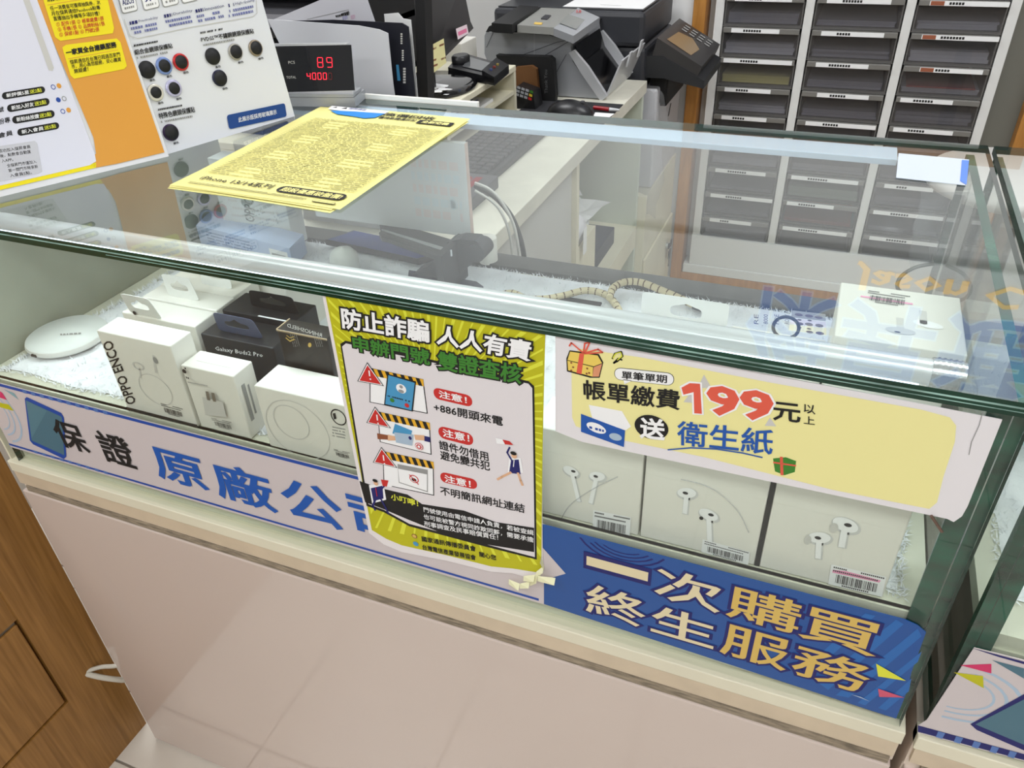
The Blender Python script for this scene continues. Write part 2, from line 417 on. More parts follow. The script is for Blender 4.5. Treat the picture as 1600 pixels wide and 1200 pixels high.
# shop sign high on the back wall (seen mirrored in the glass top)
sg = thing('wall_sign', 'wide white wall sign with big blue characters over gold lettering, above the drawer cabinet', 'sign', (1.4, 1.985, 1.78))
m = MB(); m.box(.3, 2.9, 1.975, 1.999, 1.78, 2.32, .004); part(sg, 'sign_panel', m, mat('sign_white', (222, 224, 226), .5))
pr = Print((0, 1.974, 0), (0, -1, 0), .001)
def wf(x0, x1, z0, z1, y=1.974): return (V3((x0, y, z0)), V3((x1 - x0, 0, 0)), V3((0, 0, z1 - z0)))
pr.text('gold_lettering', mat('sign_gold', (232, 180, 40), .4, emit=1.6), 'Jason Communications', wf(1.035, 2.4, 1.80, 1.895), bold=.02)
for i, ch in enumerate('傑昇通信'):
    pr.text('character_outline', mat('sign_light_blue', (176, 204, 240), .5, emit=.7), ch, wf(.735 + i * .30, 1.0 + i * .30, 1.935, 2.2), bold=.035, layer=1)
    pr.text('blue_character', mat('sign_blue', (60, 120, 214), .5, emit=.8), ch, wf(.735 + i * .30, 1.0 + i * .30, 1.935, 2.2), bold=.015, layer=2)
pr.emit(sg)

# ================================================================== wooden cabinet at the left
t = thing('wooden_cabinet', 'brown wood-grain cabinet side left of the white counter, with a grooved door', 'cabinet', (-.3, -.5, 0))
m = MB()
prof = [(.012, 0), (.012, .66), (-.076, .66), (-.076, .19), (-1.0, .19), (-1.0, 0)]
m.box(-.07, -.053, -.074, .012, 0.0, .66); m.box(-.07, -.053, -1.2, -.074, 0, .19); m.box(-.07, -.056, -1.2, -.074, .387, .66)
part(t, 'side_panel', m, woodwall)
m = MB(); m.box(-.072, -.0545, -1.19, -.0775, .1935, .3805, .002); part(t, 'door', m, woodwall)
m = MB(); m.box(-.08, -.058, -.16, -.078, .381, .387); part(t, 'handle_slot', m, mat('slot_metal', (120, 112, 98), .4, metal=.6))
m = MB(); m.box(-.6, -.0705, -1.2, .012, 0, .66); part(t, 'carcass', m, woodwall)
m = MB(); m.tube([(-.056, -.03, .207), (-.045, -.012, .2), (-.03, .004, .19), (-.012, .03, .185)], .0035)
m.tube([(-.056, -.032, .204), (-.04, -.02, .185), (-.028, -.002, .16), (-.02, .02, .13), (-.03, .02, .02)], .0045)
solo('cable', m, mat('cable_white', (206, 200, 186), .5), 'pair of off-white cables coming out of the wooden cabinet beside the counter', 'cable')

# ================================================================== counters and glass cases
def counter(name, label, x0, x1, marks):
    t = thing(name, label, 'counter', ((x0 + x1) / 2, .25, 0))
    m = MB(); m.box(x0, x1, .004, .5, .0, .588); m.box(x0, x1, .001, .5, .588, .636); part(t, 'carcass', m, mat('counter_side', (222, 206, 190), .5))
    m = MB(); m.box(x0 + .001, x1 - .001, -.006, .0035, .004, .588, .0015); part(t, 'front_panel', m, panelmat)
    m = MB(); m.box(x0 + .002, x1 - .002, -.004, .0008, .600, .6205); part(t, 'beige_strip', m, beige)
    m = MB(); m.box(x0 + .012, x1 - .004, -.0048, -.0012, .5895, .5985); part(t, 'dirty_tape', m, dirt)
    m = MB(); m.box(x0, x1, -.005, .012, .621, .6375, .001); part(t, 'top_rail', m, cream)
    return t
c1 = counter('display_counter', 'long glossy pinkish-white counter under the main glass case', -.016, 1.041, 1)
m = MB(); m.box(-.016, -.0125, .0, .49, .6375, .74); part(c1, 'side_frame', m, cream)
c2 = counter('display_counter', 'white counter at the right edge of the picture, beyond the dark gap', 1.05, 2.1, 0)

def case(name, label, x0, x1, xp0, xp1):
    t = thing(name, label, 'display case', ((x0 + x1) / 2, .25, .638))
    m = MB(); m.slab(x0, x1, -.004, .497, .9697, .978, 'z'); part(t, 'glass_top', m, [glass, dgreen], 'clear glass top with dark green edges')
    m = MB(); m.slab(max(x0, -.0), xp1, 0.0, .007, .624, .969, 'y'); part(t, 'front_pane', m, [glassf, dgreen])
    m = MB(); m.slab(xp1 - .008, xp1, .0075, .49, .6378, .969, 'x'); part(t, 'side_pane', m, [glassf, tealglass])
    return t
g1 = case('glass_case', 'main glass display case full of earphone and accessory boxes', -.012, 1.047, 0, 1.036)
m = MB(); m.box(-.012, 1.04, -.0035, -.0005, .9672, .9696); m.mi(1); m.box(-.012, 1.047, -.0043, -.0038, .9735, .9747); m.box(.3, 1.047, -.0043, -.0038, .9708, .9713); part(g1, 'seal_and_highlight', m, [mat('dark_seal', (8, 52, 38), .15), mat('edge_highlight', (150, 184, 174), .3, noise=.7, nscale=25)])  # dark seal, plus pale strips painting bright streaks onto the glass edge
m = MB(); m.box(-.0118, -.001, .0075, .49, .6378, .969); part(g1, 'side_panel', m, mat('dirty_green_white_side', (160, 165, 150), .6, noise=.14, nscale=9, bump=.15), 'scuffed opaque grey-white side panel')
m = MB(); m.box(.002, .96, .452, .494, .9625, .9695, .001); part(g1, 'rear_rail', m, mat('rear_rail_bluewhite', (204, 218, 238), .5))
m = MB(); m.box(0, 1.027, .012, .455, .756, .765); m.box(0, 1.027, .010, .016, .638, .765); part(g1, 'platform', m, dirtywhite, 'dirty off-white raised display board')
m = MB(); m.box(0, 1.027, .456, .494, .638, .772, .001); part(g1, 'rear_frame', m, mat('dark_rail', (74, 74, 72), .6, noise=.3, nscale=40))
g2 = case('glass_case', 'second glass display case at the right edge of the picture', 1.053, 2.1, 0, 2.1)
m = MB(); m.slab(1.055, 1.063, .0075, .49, .6378, .969, 'x'); part(g2, 'side_pane', m, [glassf, tealglass])
m = MB(); m.box(1.064, 2.09, .012, .455, .75, .765); m.box(1.064, 2.09, .010, .016, .638, .75); part(g2, 'platform', m, dirtywhite)
m = MB(); m.box(1.064, 2.09, .456, .494, .638, .772); part(g2, 'rear_frame', m, darkgrey)
m = MB(); m.box(.262, .447, .498, .503, .9695, .9845, .001)
solo('edge_strip', m, mat('strip_white', (232, 230, 222), .4), 'white plastic strip along the back edge of the glass top, behind the yellow sheets', 'strip')

m = MB(); m.box(1.013, 1.0272, .0075, .0092, .6385, .9685); part(g1, 'corner_joint', m, [tealglass], 'dark green mitred glass corner')
m = MB(); m.box(1.0635, 1.074, .0075, .0092, .6385, .9685); part(g2, 'corner_joint', m, [tealglass], 'dark green mitred glass corner')
# light bar under the front edge of the glass top
t = thing('light_bar', 'silver tubular light bar under the front edge of the glass top', 'light', (.56, .062, .94))
m = MB(); m.cyl((.02, .062, .949), (.985, .062, .949), .0095, n=16); part(t, 'housing', m, mat('bar_housing', (222, 224, 226), .3, metal=.3))
m = MB(); m.cyl((.985, .062, .949), (1.006, .062, .949), .0108, n=16)
for k in range(5): m.cyl((.988 + k * .0036, .062, .949), (.9895 + k * .0036, .062, .949), .0114, n=16)
part(t, 'end_cap', m, alu, 'ribbed aluminium end cap')
m = MB(); m.box(.03, .98, .0575, .0665, .9375, .9395); part(t, 'light_strip', m, mat('bar_emitter', (225, 238, 255), .5, emit=3))
area('bar_light', (.5, .064, .936), (R(-14), 0, 0), .95, .012, .45, (.82, .91, 1))

# fur mats
def fur(name, label, outline_fn, x0, x1, y0, y1, z, n=9000, seed=1):
    rnd = random.Random(seed)
    t = thing(name, label, 'fur mat', ((x0 + x1) / 2, (y0 + y1) / 2, z))
    m = MB(); nx, ny = 70, 34; vs = []
    from mathutils import noise as nz
    for j in range(ny + 1):
        for i in range(nx + 1):
            u, v = i / nx, j / ny; e = min(u, 1 - u, v, 1 - v)
            x = x0 + u * (x1 - x0) + (nz.noise(V3((v * 9, seed, 0))) * .006 if u in (0, 1) else 0)
            y = y0 + v * (y1 - y0) + (nz.noise(V3((u * 14, seed, 3))) * .006)
            a, b = outline_fn(u, v); x += a; y += b
            h = .004 + .003 * nz.noise(V3((x * 60, y * 60, 0))) + .0015 * nz.noise(V3((x * 200, y * 200, 4)))
            vs.append((x, y, z + max(0.0005, h if e > .001 else .0005)))
    m.add(vs, [(j * (nx + 1) + i, j * (nx + 1) + i + 1, (j + 1) * (nx + 1) + i + 1, (j + 1) * (nx + 1) + i) for j in range(ny) for i in range(nx)], True)
    part(t, 'backing', m, furm)
    m = MB()
    for k in range(n):
        if k % 3: u, v = rnd.random(), rnd.random()
        else:
            u, v = rnd.random(), rnd.random(); w = rnd.randrange(4)
            if w == 0: u = 0
            elif w == 1: v = 1
            elif w == 2: u = 1
            else: v = 0
        p = V3(vs[int(v * ny) * (nx + 1) + int(u * nx)]) + V3((rnd.uniform(-.006, .006), rnd.uniform(-.006, .006), 0))
        d = V3((rnd.gauss(0, 1), rnd.gauss(0, 1), rnd.uniform(.2, 1.1))).normalized() * rnd.uniform(.004, .009)
        s_ = V3((-d.y, d.x, 0)).normalized() * .0007
        m.add([p - s_, p + s_, p + d], [(0, 1, 2)])
    part(t, 'pile', m, furm, kind='stuff'); return t
fur('fur_mat', 'white fluffy fur mat lining the main glass case', lambda u, v: ((.02 * v if u < .1 else 0), 0), .018, 1.005, .028, .452, .7655, 14000, 2)
fur('fur_mat', 'white fluffy fur mat inside the second glass case at the right', lambda u, v: (0, 0), 1.085, 1.7, .05, .44, .7655, 5000, 5)

# ================================================================== banners stuck on the front glass
FN = (0, -1, 0)
t = thing('left_banner', 'long white banner with blue characters along the foot of the main glass front', 'banner', (.36, -.001, .662))
m = MB(); m.box(.0, .7185, -.0009, -.0004, .6615, .7695); part(t, 'sheet', m, pinkbg)
pr = Print((0, -.0010, 0), FN, .00012)
F = (V3((0, -.001, .6615)), V3((.7185, 0, 0)), V3((0, 0, .108)))
for x0, x1, y0, y1 in ((.0, .999, .955, .995), (.0, .999, .03, .06)): pr.unit('border_line', royal, F, [(x0, y0), (x1, y0), (x1, y1), (x0, y1)], 1)
for k in range(10):
    x = .11 + k * .019
    pr.unit('border_check', mat('check_blue', (84, 118, 180), .5), F, [(x, .95), (x + .009, .95), (x + .009, 1), (x, 1)], 2)
for k in range(9):
    x = .06 + k * .02
    pr.unit('border_check', mat('check_blue', (84, 118, 180), .5), F, [(x, .025), (x + .009, .025), (x + .009, .065), (x, .065)], 2)
for r_ in (.028, .036, .046): pr.ell('swirl_line', paleblue, (.0, .55), r_, r_ * 1.1, 1, F=F, ring=.94, clip=lambda p: p.x > 0 and .666 < p.z < .766)
pr.poly('confetti', pink, [(0, 611), (4, 614), (11, 625), (0, 621)], 2)
pr.poly('confetti', olive, [(0, 629), (14, 632), (22, 642), (0, 636)], 2)
pr.poly('confetti', mat('teal_light', (130, 168, 176), .5), [(6, 608), (22, 614), (30, 625)], 2)
pr.poly('phone_picture', royal, [(39, 623), (42, 620), (96, 645), (100, 652), (104, 713), (100, 717), (52, 694), (47, 688)], 3)
pr.poly('phone_picture', teal, [(41, 625), (97, 651), (101, 711), (50, 688)], 4)
pr.poly('phone_picture', mat('teal2', (84, 124, 138), .5), [(41, 625), (74, 641), (50, 685)], 5)
for ch, a, b in (('保', (76, 652), (143, 709)), ('證', (146, 671), (216, 733))): pr.t2('black_character', ink, ch, a, b, .02, 6)
for ch, a, b in (('原', (232, 696), (328, 768)), ('廠', (326, 718), (434, 801)), ('公', (434, 744), (539, 829)), ('司', (542, 772), (640, 856))): pr.t2('blue_character', blue, ch, a, b, .02, 6)
pr.emit(t)
t = thing('right_banner', 'blue banner with two rows of gold characters at the foot of the main glass front', 'banner', (.87, -.001, .655))
P0 = Print((0, -.0012, 0), FN, .00012)
m = MB()
out = [(846, 818), (1414, 967), (1434, 976), (1447, 987), (1424, 1050), (1417, 1080), (1400, 1122), (850, 943)]
m.prism([at(x, y, 'y', -.0006) for x, y in out], (0, -.0006, 0)); part(t, 'sheet', m, bannerblue)
for k in range(5):
    q_ = [[(1278, 1066), (1294, 1078), (1412, 975), (1400, 968)], [(1306, 1086), (1326, 1090), (1440, 994), (1434, 982)], [(1340, 1098), (1352, 1102), (1434, 1034), (1440, 1018)], [(1372, 1106), (1384, 1110), (1420, 1080), (1424, 1060)], [(1250, 1050), (1262, 1058), (1368, 962), (1352, 958)]][k]
    P0.poly('diagonal_stripe', bannerblue2, q_, 1)
for r_ in (.026, .031, .036, .042): P0.ell('navy_ring', navy, (972, 838), r_, r_ * .8, 1, ring=.95, clip=lambda p: p.z < .7665)
P0.poly('white_arrow', pinkbg, [(846, 853), (884, 896), (850, 906), (850, 943), (842, 940), (842, 850)], 2)
for ch, a, b in (('一', (918, 870), (1011, 906)), ('次', (1028, 884), (1122, 958)), ('購', (1144, 913), (1243, 991)), ('買', (1262, 946), (1364, 1026)),
                 ('終', (918, 910), (1005, 981)), ('生', (1022, 943), (1113, 1013)), ('服', (1134, 973), (1225, 1048)), ('務', (1248, 1006), (1348, 1084))):
    P0.t2('navy_outline', navy, ch, a, b, .06, 3)
    P0.t2('gold_character', gold if ch in '購買務服' else palegold, ch, a, b, .012, 4)
for c, pts in ((lime, [(1369, 1036), (1416, 1063), (1372, 1056)]), (mat('rose', (206, 84, 110), .5), [(1372, 1075), (1413, 1089), (1374, 1088)]), (paleblue, [(1330, 1084), (1359, 1095), (1345, 1088)])):
    P0.poly('confetti', c, pts, 5)
P0.emit(t)
t = thing('right_banner', 'white banner with pale blue swirls at the foot of the second glass case', 'banner', (1.2, -.001, .645))
m = MB(); out = [(1522, 1011), (1700, 1056), (1700, 1215), (1434, 1144), (1434, 1133), (1448, 1124)]
m.prism([at(x, y, 'y', -.0006) for x, y in out], (0, -.0006, 0)); part(t, 'sheet', m, pinkbg)
P0 = Print((0, -.0012, 0), FN, .00012)
for r_ in (.026, .034, .044): P0.ell('swirl_line', paleblue, (1490, 1080), r_ * 1.1, r_ * .8, 1, ring=.93, clip=lambda p: p.x > 1.056 + max(0, (p.z - .66)) * .06 and .65 < p.z < .752)
P0.poly('border_line', navy, [(1518, 1012), (1700, 1060), (1700, 1066), (1560, 1026)], 2)
P0.poly('border_line', navy, [(1434, 1133), (1700, 1205), (1700, 1214), (1434, 1143)], 2)
for k in range(6): P0.poly('border_check', mat('check_blue', (84, 118, 180), .5), [(1466 + k * 28, 1142 + k * 7.6), (1477 + k * 28, 1145 + k * 7.6), (1472 + k * 28, 1154 + k * 7.6), (1462 + k * 28, 1151 + k * 7.6)], 3)
P0.poly('confetti', pink, [(1500, 1039), (1549, 1037), (1549, 1052)], 2); P0.poly('confetti', olive, [(1490, 1050), (1536, 1056), (1537, 1075)], 2)
P0.poly('confetti', teal, [(1550, 1031), (1600, 1044), (1600, 1060)], 2)
P0.poly('phone_picture', navy, [(1516, 1131), (1600, 1084), (1700, 1040), (1700, 1200), (1600, 1172), (1526, 1140)], 3)
P0.poly('phone_picture', teal, [(1524, 1131), (1600, 1092), (1700, 1052), (1700, 1190), (1600, 1163)], 4)
P0.emit(t)

# ================================================================== anti-fraud poster
t = thing('fraud_poster', 'yellow-green bordered warning poster taped to the middle of the glass front', 'poster', (.62, -.002, .692))
m = MB(); out = [(503, 455), (853, 519), (851, 562), (847, 700), (848, 866), (850, 893), (838, 905), (800, 895), (768, 893), (700, 876), (628, 862), (600, 850), (577, 832)]
m.prism([at(x, y, 'y', -.0016) for x, y in out], (0, -.0006, 0)); part(t, 'paper', m, mat('poster_paper', (232, 226, 226), .35, bump=.15, bscale=12))
pr = Print((0, -.0023, 0), FN, .00012)
pr.poly('yellow_ground', olive, [(508, 459), (852, 522), (848, 700), (846, 868), (849, 890), (838, 894), (800, 888), (768, 885), (700, 868), (628, 852), (604, 842), (581, 828)], 1)
C0 = pr.q((675, 640))
TLp, TRp, BRp, BLp = pr.q((512, 463)), pr.q((849, 524)), pr.q((845, 884)), pr.q((584, 824))
def raypt(a):
    d = V3((math.cos(a), 0, math.sin(a))); best = None
    for A, B in ((TLp, TRp), (TRp, BRp), (BRp, BLp), (BLp, TLp)):
        e = B - A; den = d.x * e.z - d.z * e.x
        if abs(den) < 1e-9: continue
        w = A - C0; tt = (w.x * e.z - w.z * e.x) / den; uu = (w.x * d.z - w.z * d.x) / den
        if tt > 0 and -1e-6 <= uu <= 1 + 1e-6 and (best is None or tt < best): best = tt
    return C0 + d * (best or 0)
mbk = pr.mb('sun_ray', lime, 2)
for k in range(84):
    a = 2 * math.pi * k / 84; da = .006 + .004 * (k % 3); p = raypt(a - da); q = raypt(a + da)
    if (p - C0).length > .01 and (q - C0).length > .01: pr.face(mbk, [C0 + pr.off(2), p + pr.off(2), q + pr.off(2)])
pr.poly('panel_outline', ink, [(532, 537), (540, 532), (826, 595), (835, 603), (839, 874), (760, 854), (640, 822), (600, 800), (573, 790)], 3)
pr.poly('white_panel', mat('poster_white', (226, 220, 222), .5), [(535, 541), (541, 536), (826, 599), (832, 606), (836, 870), (760, 850), (640, 818), (600, 796), (576, 787)], 4)
pr.poly('black_wave', ink, [(562, 751), (595, 762), (637, 772), (660, 787), (725, 797), (775, 815), (835, 824), (835, 862), (760, 850), (700, 836), (640, 812), (600, 795), (571, 784)], 5)
for tx, bl, br, tl in (('防止詐騙', (537, 511), (671, 534), (534, 480)), ('人人有責', (684, 536), (827, 563), (686, 507))):
    pr.t3('title_outline', ink, tx, bl, br, tl, .11, 8); pr.t3('white_title', whiteink, tx, bl, br, tl, .03, 9)
for tx, bl, br, tl in (('申辦門號', (554, 547), (672, 570), (551, 524)), ('雙證查核', (686, 576), (814, 599), (685, 548))):
    pr.t3('title_outline', ink, tx, bl, br, tl, .1, 6); pr.t3('green_title', green, tx, bl, br, tl, .025, 7)
def wtri(a, b, c):
    ctr = ((a[0] + b[0] + c[0]) / 3, (a[1] + b[1] + c[1]) / 3)
    def g(s_): return [(ctr[0] + (p[0] - ctr[0]) * s_, ctr[1] + (p[1] - ctr[1]) * s_) for p in (a, b, c)]
    pr.poly('warning_triangle', ink, g(1.1), 9); pr.poly('warning_triangle', whiteink, g(1.0), 10); pr.poly('warning_triangle', red, g(.88), 11)
    pr.line('exclamation_mark', whiteink, [(a[0] + 3, a[1] + 11), (a[0] + 4, a[1] + 19)], .0013, 12); pr.ell('exclamation_mark', whiteink, (a[0] + 5, a[1] + 24), .0008, layer=12)
def iframe(p, stripe=True):
    c = (sum(q[0] for q in p) / 4, sum(q[1] for q in p) / 4)
    pr.poly('icon_frame', ink, p, 5); pr.poly('icon_frame', whiteink, [(c[0] + (q[0] - c[0]) * .965, c[1] + (q[1] - c[1]) * .95) for q in p], 6)
    tl, tr = p[0], p[1]
    pr.poly('hazard_stripe', mat('hazard_yellow', (232, 176, 40), .6), [tl, tr, (tr[0] + 1, tr[1] + 11), (tl[0] + 1, tl[1] + 11)], 7)
    for k in range(7):
        f = k / 7; x = tl[0] + (tr[0] - tl[0]) * f; y = tl[1] + (tr[1] - tl[1]) * f
        pr.poly('hazard_stripe', ink, [(x, y), (x + 6, y + 1), (x + 11, y + 13), (x + 5, y + 12)], 8)
iframe([(578, 574), (662, 592), (669, 646), (578, 628)]); wtri((575, 567), (561, 594), (599, 601))
pr.poly('phone_picture', ink, [(606, 583), (651, 595), (646, 642), (601, 632)], 9); pr.poly('phone_picture', cyan, [(608, 585), (649, 597), (644, 640), (603, 630)], 10)
pr.ell('phone_picture', whiteink, (628, 606), .0048, layer=11); pr.ell('caller_picture', greyink, (628, 603), .0017, layer=12); pr.ell('caller_picture', greyink, (628, 610), .0028, .0018, layer=12)
dashes(pr, 'phone_digits', ink, pr.fr((607, 618), (642, 627), (607, 614)), 0, 1, 0, .5, 12, 3)
pr.ell('call_button', green, (614, 624), .0022, layer=12); pr.ell('call_button', red, (637, 632), .0022, layer=12)
iframe([(590, 642), (672, 660), (675, 710), (594, 690)]); wtri((587, 636), (575, 659), (610, 667))
pr.poly('sleeve', brownink, [(590, 676), (608, 679), (608, 686), (591, 685)], 9); pr.poly('hand', skin, [(607, 678), (620, 681), (620, 687), (607, 687)], 10)
pr.poly('sleeve', navy, [(664, 680), (673, 682), (673, 690), (664, 688)], 9); pr.poly('hand', skin, [(648, 678), (664, 679), (664, 687), (650, 686)], 10)
pr.poly('identity_card', cyan, [(618, 661), (645, 672), (642, 682), (614, 676)], 9); pr.poly('identity_card', paleblue, [(617, 674), (647, 678), (645, 695), (620, 690)], 11)
pr.ell('identity_card', navy, (642, 683), .0016, .002, 12); pr.ell('stop_badge', red, (656, 696), .004, layer=13); pr.ell('stop_badge', whiteink, (656, 696), .0034, layer=14); pr.ell('stop_badge', red, (656, 696), .0026, layer=15); pr.ell('stop_badge', whiteink, (656, 696), .0014, layer=16)
iframe([(598, 704), (678, 721), (679, 774), (600, 757)]); wtri((597, 699), (585, 721), (620, 729))
pr.poly('web_window', greyink, [(622, 724), (669, 733), (669, 768), (624, 753)], 9); pr.poly('web_window', whiteink, [(623, 731), (668, 740), (668, 766), (625, 752)], 10)
pr.ell('no_entry_sign', red, (648, 747), .0048, layer=11); pr.ell('no_entry_sign', whiteink, (648, 747), .0038, layer=12); pr.ell('no_entry_sign', ink, (648, 748), .0026, .002, layer=13)
pr.line('no_entry_sign', red, [(641, 740), (655, 755)], .001, 14)
for bl, br, tl, a, b, c in (((679, 622), (739, 636), (677, 604), (687, 620), (730, 630), (686, 609)), ((686, 683), (740, 697), (685, 664), (693, 681), (734, 690), (692, 669)), ((689, 752), (746, 765), (688, 736), (696, 752), (736, 761), (695, 741))):
    pr.rr('red_pill', red, pr.fr(bl, br, tl), r=.45, layer=5); pr.t3('white_lettering', whiteink, '注意！', a, b, c, .02, 6)
for tx, bl, br, tl in (('+886開頭來電', (679, 642), (786, 665), (678, 628)), ('證件勿借用', (688, 701), (764, 720), (686, 687)), ('避免變共犯', (689, 717), (766, 735), (688, 703)), ('不明簡訊網址連結', (689, 772), (820, 801), (688, 759))):
    pr.t3('black_lettering', ink, tx, bl, br, tl, .02, 6)
pr.t3('yellow_lettering', lime, '小叮嚀！', (612, 780), (654, 791), (611, 770), .02, 6)
for tx, bl, br, tl in (('門號使用由電信申請人負責，若被查緝', (663, 799), (834, 836), (662, 791)), ('也可能被警方視同詐欺同夥，需要承擔', (663, 810), (834, 847), (662, 802)), ('刑事調查及民事賠償責任！', (664, 821), (779, 843), (663, 813))):
    pr.t3('small_white_lettering', whiteink, tx, bl, br, tl, .01, 7)
for tx, bl, br, tl in (('國家通訊傳播委員會', (660, 845), (744, 861), (659, 837)), ('台灣電信產業發展協會', (661, 858), (744, 875), (660, 850)), ('關心您', (750, 869), (776, 875), (749, 861))):
    pr.t3('small_black_lettering', ink, tx, bl, br, tl, .02, 6)
pr.ell('round_emblem', brownink, (648, 837), .003, layer=6); pr.ell('round_emblem', gold, (648, 837), .0022, layer=7); pr.ell('round_emblem', cyan, (650, 849), .003, layer=6)
# two printed office workers with megaphones
def figure(head, body, legs, arm, horn, tie):
    pr.poly('printed_person', whiteink, body[0], 6); pr.poly('printed_person', navy, body[1], 7)
    for L_ in legs: pr.line('printed_person', L_[0], L_[1], .0022, 8)
    pr.ell('printed_person', skin, head, .0024, .003, 9); pr.ell('printed_person', ink, (head[0] - 1, head[1] - 4), .0028, .002, 10)
    pr.line('printed_person', navy, arm, .0016, 8)
    pr.poly('megaphone', whiteink, horn, 9); pr.poly('megaphone', red, [horn[0], horn[1], ((horn[1][0] + horn[2][0]) / 2, (horn[1][1] + horn[2][1]) / 2), ((horn[0][0] + horn[3][0]) / 2, (horn[0][1] + horn[3][1]) / 2)], 10)
    pr.line('printed_person', tie[0], tie[1], .0008, 10)
figure((588, 754), ([(577, 757), (600, 756), (604, 780), (582, 786)], [(580, 762), (598, 758), (600, 778), (584, 782)]), [(navy, [(587, 780), (583, 790), (587, 796)]), (navy, [(596, 779), (602, 790), (608, 802)])], [(598, 762), (603, 756), (601, 750)], [(596, 748), (599, 758), (612, 760), (620, 751)], (red, [(588, 761), (590, 774)]))
figure((804, 711), ([(796, 715), (814, 715), (818, 738), (794, 738)], [(799, 718), (811, 717), (814, 740), (796, 738)]), [(skin, [(799, 737), (785, 744), (778, 748)]), (skin, [(810, 738), (814, 750), (817, 757)])], [(800, 718), (793, 706), (797, 698)], [(803, 694), (797, 688), (775, 683), (777, 692)], (whiteink, [(804, 718), (803, 728)]))
pr.emit(t)
m = MB()
rnd = random.Random(2)
for a, b, c in (((795, 905), (812, 912), (828, 908)), ((828, 908), (840, 900), (868, 903)), ((838, 893), (850, 884), (846, 868)), ((818, 900), (836, 898), (846, 890))):
    P = [at(x, y, 'y', -.002 - rnd.uniform(0, .006)) for x, y in (a, b, c)]; Q = [p + V3((0, -.001, -.006)) for p in P]
    for i in range(2): m.add([P[i], P[i + 1], Q[i + 1] + V3((0, -.003, 0)), Q[i]], [(0, 1, 2, 3)])
part(t, 'torn_edge', m, mat('torn_paper', (232, 230, 190), .7), 'torn curled paper scraps')

# ================================================================== payment promotion poster
t = thing('promotion_poster', 'wide pale yellow and white poster with big red 199 on the upper right glass', 'poster', (.87, -.002, .87))
m = MB(); out = [(868, 520), (1566, 655), (1512, 790), (1503, 806), (1490, 815), (1480, 810), (910, 690), (868, 673)]
m.prism([at(x, y, 'y', -.0011) for x, y in out], (0, -.0005, 0)); part(t, 'paper', m, mat('promo_paper', (230, 226, 228), .4, bump=.12, bscale=14))
pr = Print((0, -.0017, 0), FN, .00012)
pr.poly('yellow_ground', paleyellow, [(908, 545), (1000, 558), (1200, 597), (1440, 640), (1484, 652), (1494, 665), (1492, 690), (1474, 745), (1464, 785), (1452, 795), (1300, 765), (1100, 714), (960, 685), (900, 666), (894, 652), (893, 575), (897, 550)], 1)
pr.poly('gift_picture', ink, [(885, 560), (890, 547), (936, 553), (943, 566), (937, 590), (922, 590), (886, 580)], 2)
pr.poly('gift_picture', mat('gift_yellow', (236, 206, 96), .6), [(887, 562), (891, 549), (934, 555), (941, 567), (928, 572)], 3)
pr.poly('gift_picture', mat('gift_yellow', (236, 206, 96), .6), [(887, 563), (927, 573), (926, 588), (888, 578)], 4); pr.poly('gift_picture', mat('gift_side', (222, 150, 110), .6), [(928, 573), (941, 568), (936, 588), (926, 588)], 4)
pr.poly('ribbon', coral, [(906, 551), (913, 552), (909, 584), (901, 582)], 5); pr.line('ribbon', coral, [(912, 551), (914, 536), (922, 534), (914, 551)], .0012, 5); pr.line('ribbon', coral, [(914, 551), (935, 545), (942, 550), (914, 552)], .0012, 5); pr.line('ribbon', coral, [(912, 551), (893, 535), (890, 540)], .0012, 5)
for x, y in ((893, 566), (896, 573), (918, 575), (921, 582), (893, 578), (917, 583)): pr.ell('gift_dot', brownink, (x, y), .0008, layer=6)
pr.line('curl_picture', ink, [(957, 560), (961, 552), (971, 549), (973, 556), (965, 564), (959, 567), (966, 560), (972, 562)], .0013, 3); pr.line('curl_picture', lime, [(958, 559), (962, 552), (970, 550), (972, 556), (965, 562)], .0008, 4)
G = pr.fr((961, 592), (1052, 602), (961, 574)); pr.rr('speech_bubble', ink, G, -.01, -.04, 1.01, 1.04, .45, 3); pr.rr('speech_bubble', whiteink, G, 0, 0, 1, 1, .45, 4)
pr.poly('speech_bubble', whiteink, [(974, 592), (988, 594), (976, 600)], 4)
pr.t3('black_lettering', ink, '單筆單期', (972, 591), (1042, 598), (972, 579), .02, 5)
pr.t3('black_lettering', ink, '帳單繳費', (913, 622), (1061, 640), (912, 593), .02, 5)
pr.poly('red_outline', whiteink, [(1062, 603), (1077, 595), (1097, 597), (1100, 648), (1082, 647), (1081, 616), (1066, 619)], 4); pr.t3('red_outline', whiteink, '99', (1109, 644), (1205, 657), (1107, 602), .07, 4)
pr.poly('red_number', coral, [(1065, 605), (1078, 598), (1094, 599), (1097, 646), (1085, 645), (1084, 612), (1068, 616)], 5); pr.t3('red_number', coral, '99', (1109, 644), (1205, 657), (1107, 602), .035, 5)
pr.t3('black_lettering', ink, '元', (1209, 655), (1250, 660), (1209, 627), .02, 5); pr.t3('black_lettering', ink, '以', (1256, 644), (1274, 647), (1256, 630), .01, 5); pr.t3('black_lettering', ink, '上', (1256, 661), (1273, 663), (1256, 649), .01, 5)
pr.ell('black_disc', ink, (1018, 667), .0128, .0112, 5); pr.t3('white_lettering', whiteink, '送', (1001, 683), (1038, 687), (1001, 652), .03, 6)
pr.t3('blue_lettering', blue, '衛生紙', (1059, 694), (1206, 710), (1059, 657), .015, 5)
pr.line('blue_underline', blue, [(1044, 702), (1080, 699), (1120, 701), (1160, 707), (1191, 714)], .0012, 5)
